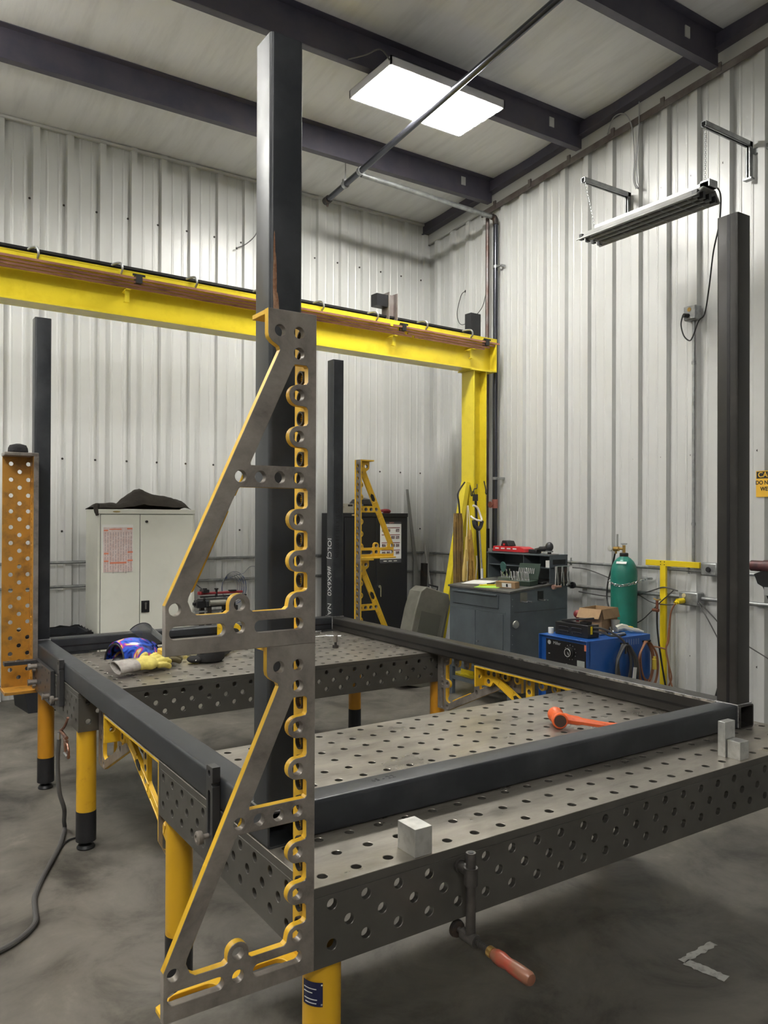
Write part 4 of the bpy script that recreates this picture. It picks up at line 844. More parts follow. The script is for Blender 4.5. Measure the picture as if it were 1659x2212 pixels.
# two black discs inside slot view
for x, y, lb in ((1.62, 3.62, 'left of two black grinding discs on stands at the back of the far table'), (1.80, 3.66, 'right of two black grinding discs on stands at the back of the far table')):
    t = thing('grinding_disc', lb, 'disc', (x, y, TZ), 0, 'grinding discs')
    MB().lathe([(.012, .0), (.012, .055), (.014, .06)], Matrix.Translation((x, y, TZ))).build('spindle', BLACKS, t)
    MB().lathe([(.062, .060), (.064, .064), (.060, .068), (.02, .066), (.018, .072), (.008, .073)], Matrix.Translation((x, y, TZ))).build('disc', mat('glossy_black', (.015, .015, .015), .18), t)
# bar clamp
t = thing('bar_clamp', 'small chrome bar clamp standing at the far table right end', 'clamp', (1.80, 3.0, TZ))
b = MB().cyl((1.80, 3.0, TZ), (1.80, 3.0, TZ+.018), .021).cyl((1.80, 3.0, TZ+.018), (1.80, 3.0, TZ+.05), .009); b.build('base', DARKM, t)
MB().cyl((1.80, 3.0, TZ+.04), (1.80, 3.0, TZ+.085), .015).build('body', BRKM, t)
MB().cyl((1.83, 2.985, TZ+.078), (1.74, 3.03, TZ+.082), .006).cyl((1.74, 3.03, TZ+.082), (1.56, 3.22, TZ+.05), .006).sph((1.832, 2.984, TZ+.078), .009, n=10).build('bar', CHROMEM, t)
b = MB().box((1.50, 3.16, TZ+.002), (1.64, 3.24, TZ+.028), Matrix.Translation((1.57, 3.2, 0)) @ Matrix.Rotation(-.5, 4, 'Z') @ Matrix.Translation((-1.57, -3.2, 0))); b.build('jaw', DARKM, t, bev=.008)
tag(MB().box((1.90, 3.70, TZ), (2.0, 3.73, TZ+.012)).build('steel_offcut', CHROMEM, bev=.001), 'bright steel offcut on the far table at the inner back corner of the frame', 'offcut')

# ================= CABINETS =================
def door(x0, x1, y, z0, z1, m, parent, name='door'):
    return MB().box((x0, y-.012, z0), (x1, y+.004, z1)).build(name, m, parent, bev=.002)
t = thing('storage_cabinet', 'putty-grey two-door steel storage cabinet with a posted chart against the back wall', 'cabinet', (1.33, 5.94, FL))
x0, x1, y0, y1, zt = .871, 1.785, 5.715, 6.17, 1.812
MB().box((x0, y0, FL), (x1, y1, zt)).build('body', GREYC, t, bev=.003)
MB().box((x0+.02, y0-.003, FL+.08), (x1-.02, y0+.001, zt-.046)).build('gap', GREYD, t, smooth=False)
d1 = door(x0+.024, 1.248, y0-.001, FL+.085, zt-.05, GREYC, t); d2 = door(1.254, x1-.022, y0-.001, FL+.085, zt-.05, GREYC, t)
MB().box((x0, y0-.012, zt-.042), (x1, y0, zt)).build('header', GREYC, t, bev=.002)
MB().sph((1.035, y0-.013, zt-.022), 1, (.034, .002, .008), n=16).build('nameplate', mat('tan_badge', (.38, .29, .12), .4), t)
hp = MB().box((1.265, y0-.022, .845), (1.340, y0-.010, .955)).build('handle_plate', BLACKM, d2, bev=.003)
MB().cyl((1.302, y0-.022, .93), (1.302, y0-.034, .93), .011).box((1.294, y0-.034, .875), (1.310, y0-.026, .93)).build('handle', CHROMEM, hp)
MB().cyl((1.308, y0-.013, 1.698), (1.308, y0-.04, 1.698), .011).build('hook', BLACKM, d2)
t2 = thing('posted_chart', 'pink and orange printed chart taped to the left door of the grey cabinet', 'chart', (1.04, y0-.014, 1.45))
MB().box((.905, y0-.0155, 1.230), (1.185, y0-.0135, 1.670)).build('backing', PAPERM, t2, smooth=False)
MB().box((.917, y0-.0172, 1.235), (1.180, y0-.0154, 1.645)).build('sheet', PINKP, t2, smooth=False)
b = MB()
for (a, c, z, h) in ((.92, .958, 1.617, .012), (.968, 1.08, 1.627, .008), (1.13, 1.178, 1.632, .012), (.922, .962, 1.405, .013), (1.135, 1.182, 1.415, .013), (.922, .962, 1.335, .013), (1.135, 1.182, 1.338, .014), (.975, 1.125, 1.318, .015)): b.box((a, y0-.0182, z-h/2), (c, y0-.0170, z+h/2))
b.build('orange_bars', ORANGEP, t2, smooth=False)
b = MB(); random.seed(3)
for k in range(11):
    x = .930+.0235*k; z = 1.60
    while z > 1.25:
        l_ = random.uniform(.01, .04); b.box((x, y0-.0178, z-l_), (x+.006, y0-.0171, z)); z -= l_+random.uniform(.004, .012)
b.build('print', mat('grey_print', (.42, .34, .34), .6), t2, smooth=False)
# crumpled cloth on top
t = thing('crumpled_jacket', 'dark brown crumpled jacket heaped on top of the grey cabinet', 'jacket', (1.3, 5.94, zt))
b = MB(); NX, NY = 60, 22; G = []
def prof(f):
    K = [(0, .02), (.05, .055), (.18, .06), (.27, .055), (.36, .13), (.44, .185), (.50, .195), (.55, .165), (.68, .145), (.85, .115), (.95, .09), (1, .02)]
    for (a, h), (c, g) in zip(K, K[1:]):
        if a <= f <= c: return h+(g-h)*(f-a)/(c-a)
    return .02
for j in range(NY+1):
    for i in range(NX+1):
        f = i/NX; g = j/NY; x = .85+.91*f; y = 5.74+.36*g
        h = prof(f)*math.sin(PI*min(1, max(0, (g+.02)*.98)))**.45*(.75+.25*math.sin(PI*g))
        nn = noise.noise(Vector((x*7, y*9, 1)))*.02+noise.noise(Vector((x*19, y*14, 4)))*.010
        h = max(0.004, h+nn*min(1, h*14)); G.append(b.bm.verts.new((x+.01*noise.noise(Vector((x*8, y*8, 9))), y-.03*(1-g)*math.sin(f*9)*0, zt+h)))
for j in range(NY):
    for i in range(NX): q = j*(NX+1)+i; b.bm.faces.new((G[q], G[q+1], G[q+NX+2], G[q+NX+1]))
o = b.build('jacket_cloth', CLOTHM, t); so = o.modifiers.new('s', 'SOLIDIFY'); so.thickness = .004
soft(MB().tube([(.88, 5.76, zt+.035), (.855, 5.72, zt+.03), (.850, 5.70, zt-.01), (.862, 5.695, zt-.06)], .02, rs=[.022, .024, .02, .016]).build('sleeve', CLOTHM, t), .006, 3)
t = thing('storage_cabinet', 'black two-door steel storage cabinet with a white poster by the back corner', 'cabinet', (3.9, 5.95, FL))
x0, x1, y0, y1, zt2 = 3.465, 4.332, 5.715, 6.19, 1.79
MB().box((x0, y0, FL), (x1, y1, zt2)).build('body', BLKC, t, bev=.003)
MB().box((x0+.02, y0-.003, FL+.08), (x1-.02, y0+.001, zt2-.046)).build('gap', mat('gap_black', (.002, .002, .002), .8), t, smooth=False)
d1 = door(x0+.022, 3.894, y0-.001, FL+.085, zt2-.05, BLKC, t); d2 = door(3.899, x1-.02, y0-.001, FL+.085, zt2-.05, BLKC, t)
MB().box((x0, y0-.012, zt2-.042), (x1, y0, zt2)).build('header', BLKC, t, bev=.002)
MB().sph((3.60, y0-.013, zt2-.022), 1, (.03, .002, .009)).build('nameplate', mat('cream_badge', (.6, .5, .32), .4), t)
MB().cyl((3.93, y0-.013, .965), (3.93, y0-.035, .965), .017).box((3.931, y0-.045, .85), (3.945, y0-.034, .965)).build('handle', CHROMEM, d2)
t2 = thing('poster', 'white safety poster with maroon headings and small pictures on the black cabinet door', 'poster', (4.09, y0-.014, 1.45))
MB().box((3.945, y0-.0155, 1.235), (4.235, y0-.0135, 1.690)).build('sheet', mat('poster_white', (.85, .85, .84), .45), t2, smooth=False)
for q in ((1.668, 1.692), (1.225, 1.270)): MB().box((3.945, y0-.0165, q[0]), (4.235, y0-.0153, q[1])).build('band', mat('charcoal_print', (.07, .07, .08), .5), t2, smooth=False)
b = MB()
for z in (1.625, 1.545, 1.455, 1.370): b.box((3.965, y0-.0172, z-.004), (4.215, y0-.0154, z+.004))
b.build('heading', MAROON, t2, smooth=False)
b = MB()
for z in (1.595, 1.515, 1.425, 1.340):
    for k in range(4):
        if (k+int(z*100)) % 5 != 1: b.box((3.97+.063*k, y0-.0172, z-.018), (4.018+.063*k, y0-.0154, z+.016))
b.build('picture', mat('dark_photo_print', (.08, .05, .06), .5, 0, (.5, .4, .4), 60), t2, smooth=False)
text('lettering', 'SAFETY', .020, frame((4.10, y0-.0166, 1.680), (1, 0, 0), (0, 0, 1)), mat('pale_print', (.8, .3, .25), .5), t2, depth=.0004)
b = MB()
for k in range(3): b.box((3.99+.07*k, y0-.0175, 1.243), (4.035+.07*k, y0-.0164, 1.252))
b.build('footer_print', WHITEP, t2, smooth=False)
# things on black cabinet
t = thing('carton', 'small worn white carton on top of the black cabinet, left of the bracket', 'box', (3.60, 5.90, zt2))
MB().box((3.50, 5.80, zt2), (3.66, 5.93, zt2+.105)).build('carton_body', mat('dirty_white', (.50, .47, .40), .7, 0, (.35, .3, .24), 20, .55, .7), t, bev=.003)
MB().box((3.58, 5.798, zt2+.075), (3.64, 5.8005, zt2+.095)).build('print', DARKM, t)
t = thing('welding_hood', 'black welding hood lying on top of the black cabinet', 'helmet', (3.86, 5.95, zt2))
b = MB(); b.lathe([(.14, 0), (.15, .03), (.14, .10), (.10, .155), (.03, .175)], Matrix.Translation((3.86, 5.95, zt2+.001)) @ Matrix.Diagonal((1.25, .9, 1, 1)), n=10); b.build('shell', mat('black_hood', (.03, .03, .035), .3), t, smooth=False)
MB().box((3.80, 5.815, zt2+.05), (3.90, 5.83, zt2+.10)).build('lens', BLACKM, t)
t = thing('red_rag', 'small red cloth rag at the right end of the black cabinet top', 'rag', (4.13, 5.88, zt2))
MB().tube([(4.04, 5.88, zt2+.02), (4.10, 5.85, zt2+.035), (4.17, 5.86, zt2+.03), (4.20, 5.9, zt2+.016), (4.12, 5.9, zt2+.014)], .015).build('rag_cloth', mat('red_cloth', (.55, .10, .12), .8), t)

# ================= BAND SAW / CLAMPING RACK BETWEEN THE CABINETS =================
t = thing('portable_bandsaw', 'black and dark red metal saw on a stand between the two cabinets', 'machine', (2.0, 5.62, FL))
MB().box((1.76, 5.50, 1.000), (2.20, 5.54, 1.022), Matrix.Translation((0, 0, 0))).cyl((1.775, 5.52, 1.0), (1.775, 5.52, 1.03), .03).build('bow', DKRED, t, bev=.004)
MB().box((1.77, 5.50, .972), (2.24, 5.53, .984)).build('blade_guard', BLACKS, t)
b = MB().box((1.78, 5.46, 1.022), (1.84, 5.56, 1.05)).cyl((1.81, 5.5, 1.05), (1.81, 5.5, 1.062), .02).cyl((1.93, 5.51, .97), (1.93, 5.51, 1.05), .012).cyl((1.93, 5.51, 1.045), (1.93, 5.51, 1.056), .02).box((2.06, 5.49, 1.022), (2.13, 5.53, 1.034))
b.build('fittings', BLACKS, t)
MB().box((1.80, 5.44, .885), (2.10, 5.68, .945)).box((1.72, 5.46, .88), (1.84, 5.56, .95)).box((1.70, 5.50, .90), (1.76, 5.54, .93)).cyl((1.79, 5.46, .95), (1.79, 5.46, .975), .012).build('bed', BLACKS, t, bev=.006)
MB().cyl((1.83, 5.43, .925), (1.99, 5.43, .925), .028).build('motor', CASEM, t)
MB().box((1.70, 5.46, .838), (1.98, 5.52, .850)).box((1.88, 5.46, .80), (1.94, 5.52, .84)).build('slide', GALVM, t)
b = MB()
for (x, y) in ((1.84, 5.47), (2.09, 5.47), (1.84, 5.66), (2.09, 5.66)): b.box((x-.02, y-.02, FL), (x+.02, y+.02, .885))
b.build('stand', DARKM, t, smooth=False)
MB().box((2.02, 5.48, .72), (2.14, 5.60, .885)).build('switch_box', BLACKM, t)
MB().cyl((1.72, 5.60, 1.13), (1.80, 5.5, 1.04), .006).build('lever', BLACKS, t)
t = thing('air_hose', 'coil of thin blue and grey hose hanging on the back wall conduit', 'hose', (2.25, 6.2, 1.1))
b = MB()
for k in range(5):
    r_ = .09+.012*k; b.tube([(2.36+r_*1.0*math.cos(a)+.01*k, 6.215-.006*k, .985+r_*1.25*math.sin(a)) for a in [2*PI*j/12 for j in range(12)]], .004, closed=True, n=6)
b.tube([(2.36, 6.21, 1.09), (2.45, 6.23, 1.12), (2.52, 6.23, 1.13), (2.6, 6.23, 1.20), (2.70, 6.24, 1.20)], .004)
b.build('hose_coil', mat('blue_hose', (.06, .09, .22), .5, 0, (.25, .26, .28), 9, .45, .5), t)

# ================= LEANING STOCK, CASE =================
tag(MB().prism([(4.61, 2.085), (4.64, 2.085), (4.96, FL), (4.88, FL)], 6.13, 6.145, axis=1).build('flat_bar', mat('grey_flat', (.27, .27, .26), .45, .3)), 'long flat steel bar leaning in the back corner beside the black cabinet', 'steel bar')
tag(MB().cyl((4.94, 6.20, 1.42), (5.0, 5.98, FL), .014, n=10).build('white_rod', mat('pale_rod', (.45, .44, .42), .5)), 'pale thin rod leaning in the back corner, right of the flat bars', 'rod')
tag(MB().box((4.70, 6.10, FL), (4.74, 6.115, 1.20)).build('flat_bar', mat('grey_flat', (0, 0, 0))), 'short pale flat bar upright beside the black cabinet', 'steel bar')
tag(MB().box((4.82, 6.10, FL), (4.88, 6.16, 1.18), Matrix.Translation((4.85, 6.13, 0)) @ Matrix.Rotation(.04, 4, 'X') @ Matrix.Translation((-4.85, -6.13, 0))).build('steel_channel', DARKM), 'dark steel channel standing in the back corner between the flat bars and pale rod', 'steel bar')
t = thing('carrying_case', 'grey-green plastic equipment case standing tilted left of the workbench desk', 'case', (3.86, 4.75, FL))
Mc = Matrix.Translation((3.50, 4.75, FL)) @ Matrix.Rotation(math.radians(14), 4, 'Y')
b = MB(); pts = [(0, 0), (.40, 0), (.42, .05), (.42, .90), (.38, .98), (.08, 1.00), (.02, .94), (0, .75)]
b.prism(pts, -.10, .10, axis=1); bmesh.ops.transform(b.bm, matrix=Matrix.Translation((3.52, 4.78, FL+.06)) @ Matrix.Rotation(math.radians(14), 4, 'Y'), verts=b.bm.verts)
b.build('case_body', CASEM, t, bev=.010)
Mc = Matrix.Translation((3.52, 4.78, FL+.06)) @ Matrix.Rotation(math.radians(14), 4, 'Y')
MB().tube([Mc @ Vector(p) for p in ((.16, -.02, .99), (.16, -.02, 1.03), (.28, -.02, 1.03), (.28, -.02, .98))], .010, smooth=False).build('handle', BLACKM, t)
MB().box((.385, -.104, .10), (.395, .0, .80), Mc).box((.07, -.106, .2), (.33, -.098, .75), Mc).build('seam', mat('case_dark', (.10, .10, .08), .5), t)
MB().box((.36, -.125, .30), (.42, -.10, .36), Mc).build('latch', BLACKM, t)

# ================= APRONS AND GEAR ON THE COLUMN =================
def sheet(name, P, y, m, parent, th=.006, wav=.012, n=14):
    """hanging cloth: P = list of (xl, xr, z) rows"""
    b = MB(); R_ = []
    for r_, (xl, xr_, z) in enumerate(P):
        R_.append([b.bm.verts.new((xl+(xr_-xl)*k/n, y+wav*math.sin(k*1.7+r_*.35)+(.02 if 0 else 0), z)) for k in range(n+1)])
    for A, B in zip(R_, R_[1:]):
        for k in range(n): b.bm.faces.new((A[k], A[k+1], B[k+1], B[k]))
    o = b.build(name, m, parent); s_ = o.modifiers.new('s', 'SOLIDIFY'); s_.thickness = th; return o
t = thing('leather_apron', 'dirty brown leather apron hanging on the left hook of the yellow column', 'apron', (4.16, 4.60, 1.4))
sheet('apron_body', [(4.12, 4.22, 1.79), (4.12, 4.235, 1.70), (4.12, 4.235, 1.55), (4.12, 4.24, 1.40), (4.125, 4.24, 1.25), (4.13, 4.24, 1.05), (4.12, 4.25, .80)], 4.60, APRON2, t)
MB().tube([(4.20, 4.60, 1.78), (4.195, 4.61, 1.90), (4.21, 4.64, 2.0), (4.42, 4.79, 2.12)], .009).build('strap', BLACKM, t)
t = thing('leather_apron', 'clean tan leather apron with cream ties on the middle hook of the yellow column', 'apron', (4.32, 4.55, 1.4))
sheet('apron_body', [(4.285, 4.30, 1.62), (4.27, 4.32, 1.52), (4.255, 4.335, 1.42), (4.245, 4.345, 1.30), (4.235, 4.355, 1.15), (4.235, 4.36, 1.0), (4.23, 4.36, .75)], 4.55, APRONM, t, wav=.018)
sheet('apron_side', [(4.225, 4.235, 1.55), (4.215, 4.24, 1.42), (4.20, 4.255, 1.32), (4.19, 4.24, 1.22), (4.19, 4.22, 1.1)], 4.53, mat('pale_tan', (.58, .42, .13), .7), t)
b = MB().tube([(4.235, 4.53, 1.55), (4.25, 4.54, 1.70), (4.285, 4.58, 1.87)], .005).tube([(4.29, 4.54, 1.62), (4.285, 4.55, 1.75), (4.295, 4.58, 1.87)], .005).tube([(4.385, 4.55, 1.35), (4.39, 4.55, 1.25), (4.37, 4.55, 1.1)], .008).tube([(4.235, 4.52, 1.30), (4.235, 4.52, 1.15), (4.22, 4.52, 1.0)], .007)
b.build('tie', STRAPM, t)
t = thing('hard_hat_harness', 'black and white helmet headband hanging over the tan apron on the column', 'headband', (4.33, 4.5, 1.72))
b = MB().tube([(4.29, 4.50, 1.87), (4.34, 4.49, 1.85), (4.375, 4.48, 1.77), (4.375, 4.46, 1.72), (4.32, 4.44, 1.715), (4.27, 4.46, 1.735), (4.265, 4.50, 1.76)], .011); b.build('headband', mat('white_band', (.72, .68, .6), .5), t)
MB().tube([(4.27, 4.46, 1.72), (4.275, 4.45, 1.66), (4.31, 4.44, 1.63), (4.35, 4.45, 1.65), (4.38, 4.46, 1.71)], .02).build('brow_pad', BLACKM, t)
t = thing('reacher_pole', 'dark long-handled pole with square grip head hanging on the column right edge', 'pole', (4.47, 4.6, 1.5))
MB().cyl((4.43, 4.62, 1.93), (4.50, 4.62, .90), .013).build('pole', BLACKS, t)
MB().box((4.405, 4.60, 1.92), (4.445, 4.64, 1.99)).tube([(4.41, 4.62, 1.99), (4.405, 4.62, 2.04), (4.455, 4.63, 2.055), (4.465, 4.64, 2.10)], .005).build('head', DARKM, t)
MB().tube([(4.445, 4.62, 1.74), (4.38, 4.60, 1.735)], .006).build('peg', BLACKS, t)
t = thing('grey_rod', 'thin grey rod with white tip leaning in front of the yellow column', 'rod', (4.38, 4.5, 1.2))
MB().cyl((4.375, 4.50, 1.66), (4.415, 4.50, 1.20), .0095).build('rod', mat('speckled_rod', (.36, .35, .33), .5, 0, (.2, .2, .2), 60), t)
MB().cyl((4.415, 4.50, 1.22), (4.43, 4.50, FL), .014).build('tip', WHITEP, t)

# ================= SHOP DESK =================
t = thing('shop_desk', 'blue-grey steel shop desk cabinet with slanted top and shelf riser', 'desk', (4.22, 3.92, FL))
x0, x1, y0, y1 = 3.87, 4.59, 3.485, 4.345
zf, zb_ = 1.075, 1.14
b = MB().prism([(x0, .30), (x0, zf), (x1, zb_), (x1, .30)], y0, y1, axis=1); b.build('body', DESKM, t, bev=.002)
b = MB()
for (x, y) in ((x0+.02, y0+.02), (x1-.02, y0+.02), (x0+.02, y1-.02), (x1-.02, y1-.02)): b.box((x-.02, y-.02, FL), (x+.02, y+.02, .32))
b.bm.free()
for (x, y) in ((x0+.02, y0+.02), (x1-.02, y0+.02), (x0+.02, y1-.02), (x1-.02, y1-.02)): MB().box((x-.02, y-.02, FL), (x+.02, y+.02, .32)).build('leg', DESKM, t, smooth=False)
for q in (((x0, y0, .18), (x0+.025, y1, .21)), ((x0, y0, .18), (x1, y0+.025, .21))): MB().box(*q).build('leg_rail', DESKM, t, smooth=False)
b = MB().prism([(x0-.015, zf), (x0-.015, zf+.018), (x1, zb_+.018), (x1, zb_)], y0-.012, y1+.012, axis=1); b.build('work_top', DESKT, t, bev=.002)
dr = MB().box((x0-.012, y0+.15, .925), (x0+.002, y1-.06, 1.045)).build('drawer', DESKM, t, bev=.002)
MB().box((x0-.035, y0+.16, 1.038), (x0-.010, y1-.07, 1.052)).build('pull', DESKM, dr, bev=.003)
b = MB().box((x0-.004, y0+.06, .885), (x0+.0, y1-.02, .90)); b.build('divider', mat('desk_edge', (.10, .12, .13), .5), t)
for a, c in ((y0+.47, y1-.05), (y0+.09, y0+.46)): MB().box((x0-.010, a, .35), (x0+.002, c, .880)).build('door', DESKM, t, bev=.002)
MB().cyl((x0-.01, y0+.42, .60), (x0-.03, y0+.42, .60), .010).build('lock', CHROMEM, t)
MB().box((x0+.05, y0-.003, .90), (x1-.02, y0, .904)).build('seam', GREYD, t)
b = MB()
for z in (1.02, .96, .78, .70, .62, .5): b.cyl((x0+.025, y0, z), (x0+.025, y0-.003, z), .005, n=8)
b.build('rivet', GALVM, t)
# riser
rx = 4.36; zr = 1.392
b = MB().box((rx, y0, zb_-.01), (x1, y0+.006, zr)).box((rx, y1-.006, zb_-.01), (x1, y1, zr)).box((x1-.006, y0, zb_-.01), (x1, y1, zr)).box((rx-.01, y0-.004, zr), (x1, y1+.004, zr+.012)).box((rx+.01, y0, 1.275), (x1, y1, 1.283)).box((rx+.01, 3.84, 1.28), (x1, 3.846, zr))
b.build('riser', DESKM, t, smooth=False)
MB().lathe([(.004, .004), (.012, .006), (.014, .018), (.022, .022), (.034, .024), (.036, .030), (.033, .036), (.018, .040), (.004, .041)], Matrix.Translation((x0+.04, y0, .80)) @ Matrix.Rotation(PI/2, 4, 'X')).build('magnet_knob', mat('nickel', (.35, .35, .30), .35, .6), t)
def hook(x, z, w, label):
    t = thing('tool_hook', label, 'hook', (x, y0-.004, z), 0, 'hooks on the desk side')
    MB().box((x-w/2, y0-.004, z-.05), (x+w/2, y0, z+.035)).build('backplate', CASEM if w > .075 else BLACKS, t)
    MB().tube([(x-w/2+.01, y0-.004, z-.04), (x-w/2+.01, y0-.07, z-.045), (x-w/2+.012, y0-.08, z-.035)], .004).tube([(x+w/2-.01, y0-.004, z-.04), (x+w/2-.01, y0-.07, z-.045)], .004).build('prong', CHROMEM, t)
hook(4.03, 1.04, .085, 'olive plate hook with two prongs, left one on the desk side'); hook(4.24, 1.045, .07, 'black plate hook with two prongs, right one on the desk side')
# hanging tool bar with pliers on riser side
t = thing('tool_rack', 'black rack with pliers and hammers hanging at the right end of the desk riser', 'tool rack', (4.5, y0-.02, 1.25))
MB().box((4.40, y0-.006, 1.315), (4.56, y0, 1.36)).build('rack_plate', BLACKM, t)
MB().tube([(4.40, y0-.01, 1.295), (4.40, y0-.05, 1.30), (4.57, y0-.05, 1.30), (4.57, y0-.01, 1.295)], .004, smooth=False).build('bar', CHROMEM, t)
for k, x in enumerate((4.40, 4.44, 4.475, 4.515, 4.55)):
    b = MB().cyl((x, y0-.04, 1.30), (x, y0-.04, 1.24), .014).cyl((x-.008, y0-.045, 1.25), (x-.022, y0-.05, 1.12), .008, .006).cyl((x+.008, y0-.045, 1.25), (x+.016, y0-.05, 1.12), .008, .006); b.build('pliers', [CHROMEM, DARKM][k % 2], t)
b = MB().cyl((4.36, y0-.06, 1.115), (4.44, y0-.06, 1.115), .012).cyl((4.335, y0-.065, 1.115), (4.36, y0-.065, 1.115), .022); tag(b.build('hammer_head', mat('copper_face', (.35, .2, .16), .4, .3), t), 'copper-faced hammer head')
b = MB().lathe([(.03, 0), (.032, .01), (.03, .02), (.012, .024)], Matrix.Translation((4.60, y0-.05, 1.12)) @ Matrix.Rotation(PI/2, 4, 'Y')); b.cyl((4.56, y0-.05, 1.12), (4.60, y0-.05, 1.12), .009); b.build('black_knob', BLACKM, t)
# on the desk top (slanted: z = zf+.02+.09*(x-x0))
def dz(x): return zf+.0195+(x-x0+.015)*(.065/.735)
tilt = Matrix.Rotation(-math.atan(.065/.735), 4, 'Y')
def on_desk(x, y, rz=0): return Matrix.Translation((x, y, dz(x))) @ tilt @ Matrix.Rotation(rz, 4, 'Z')
tag(MB().box((-.11, -.14, 0), (.11, .14, .002), on_desk(4.10, 4.17, .3)).build('paper_sheet', PAPERM, smooth=False), 'white paper sheet on the desk top beside the aprons', 'paper')
tag(MB().box((-.10, -.13, 0), (.10, .13, .004), on_desk(3.98, 3.86, .25)).build('paper_pad', LIMEM, smooth=False), 'lime green paper pad on the desk top', 'paper')
t = thing('pencil', 'yellow pencil with black end lying on the green pad', 'pencil', M=on_desk(3.98, 3.87, 0) @ Matrix.Translation((0, 0, .011)))
MB().cyl((-.06, .09, 0), (.05, -.06, 0), .006).build('barrel', YTAPE, t, world=False); MB().cyl((.0, .05, .008), (.03, -.02, .010), .006).build('clip', BLACKM, t, world=False)
t = thing('carton', 'small brown cardboard carton with white label on the desk top', 'box', M=on_desk(4.0, 3.66, .12))
MB().box((-.03, -.115, 0), (.03, .115, .058)).build('carton_body', CARDM, t, world=False, bev=.002)
MB().box((-.0315, -.07, .008), (-.0295, .04, .046)).build('label', PAPERM, t, world=False); MB().box((-.0325, -.03, .012), (-.0312, -.01, .04)).build('print', INKM, t, world=False)
t = thing('drill_index', 'open green metal drill index full of drill bits on the desk top', 'drill set', M=on_desk(4.19, 3.66, .1))
GRN = mat('hammertone_green', (.045, .07, .055), .4, .3)
MB().box((-.06, -.13, 0), (.06, .12, .045)).build('base', GRN, t, world=False, bev=.003)
MB().box((-.004, -.13, 0), (.004, .12, .15), Matrix.Translation((.065, 0, .045)) @ Matrix.Rotation(.35, 4, 'Y')).build('lid', GRN, t, world=False, bev=.002)
b = MB(); b2 = MB(); random.seed(5)
for k in range(12): b.cyl((-.03, -.10+.018*k, .03), (.0+.02*random.random(), -.06+.018*k, .12), .004)
for k in range(9): b2.cyl((.052, -.09+.022*k, .10), (.066, -.09+.022*k, .15), .005)
b.build('drill_bits', CHROMEM, t, world=False); b2.build('small_bits', CHROMEM, t, world=False)
t = thing('drill_index', 'small grey stand of loose bits with a green wheel on the desk top', 'drill set', M=on_desk(4.22, 3.92, .1))
MB().box((-.04, -.09, 0), (.04, .07, .055)).build('base', mat('grey_green_steel', (.12, .14, .12), .4, .3), t, world=False, bev=.003)
b = MB()
for k in range(9): b.cyl((.0, .05-.014*k, .05), (.02*math.sin(k*2), .06-.015*k, .11+.03*math.sin(k*1.7)), .004)
b.build('drill_bits', CHROMEM, t, world=False)
MB().lathe([(.048, 0), (.050, .004), (.048, .010)], Matrix.Translation((.0, .03, .15)) @ Matrix.Rotation(PI/2, 4, 'Y') @ Matrix.Rotation(.3, 4, 'X')).build('abrasive_wheel', mat('teal_wheel', (.03, .10, .09), .6), t, world=False)
tag(MB().box((-.02, -.09, 0), (.04, .09, .022), on_desk(4.31, 3.60, 0)).build('tool_tray', BLACKM, bev=.006), 'black tray of small tools at the right end of the desk top', 'tray')
tag(MB().box((4.38, 3.50, 1.2835), (4.48, 3.56, 1.35)).build('carton', PAPERM, bev=.002), 'small white box on the upper shelf of the desk riser', 'box')
# on the riser
t = thing('battery_charger', 'red multi-bay battery charger with a black battery on the desk riser', 'charger', (4.45, 4.10, zr+.012))
b = MB().prism([(3.86, 1.404), (3.87, 1.444), (3.93, 1.462), (4.31, 1.462), (4.32, 1.404)], 4.40, 4.54, axis=0); b.build('charger_body', REDM, t, bev=.004)
b = MB()
for k in range(4): b.box((4.395, 3.97+.085*k, 1.435), (4.402, 4.02+.085*k, 1.447))
b.build('terminal', WHITEP, t); MB().box((4.395, 3.86, 1.404), (4.545, 4.32, 1.412)).build('base', BLACKM, t)
MB().prism([(4.10, 1.463), (4.13, 1.515), (4.20, 1.520), (4.225, 1.463)], 4.42, 4.52, axis=0).build('battery', BLACKM, t, bev=.006)
MB().box((4.415, 4.155, 1.47), (4.421, 4.18, 1.49)).build('battery_badge', REDM, t)
t = thing('cordless_grinder', 'black cordless grinder resting head-up on the desk riser', 'grinder', (4.45, 3.60, zr+.012))
MB().box((4.41, 3.71, 1.405), (4.48, 3.82, 1.445)).build('battery', BLACKM, t, bev=.008)
MB().cyl((4.45, 3.76, 1.435), (4.45, 3.63, 1.46), .020).cyl((4.45, 3.70, 1.45), (4.45, 3.60, 1.455), .024).build('grip', BLACKM, t)
MB().sph((4.45, 3.58, 1.475), 1, (.036, .040, .045)).build('motor_head', mat('dark_grey_plastic', (.03, .03, .033), .4), t)
MB().lathe([(.036, 0), (.036, .012), (.02, .014)], Matrix.Translation((4.45, 3.58, 1.425))).build('collar', GALVM, t); MB().cyl((4.45, 3.58, 1.405), (4.45, 3.58, 1.43), .018).build('spindle', BLACKS, t)
tag(MB().lathe([(.075, 0), (.075, .003)], Matrix.Translation((4.46, 3.57, zr+.0125))).build('sanding_disc', mat('grey_disc', (.12, .11, .10), .7)), 'flat grey abrasive disc under the black grinder on the riser', 'disc')

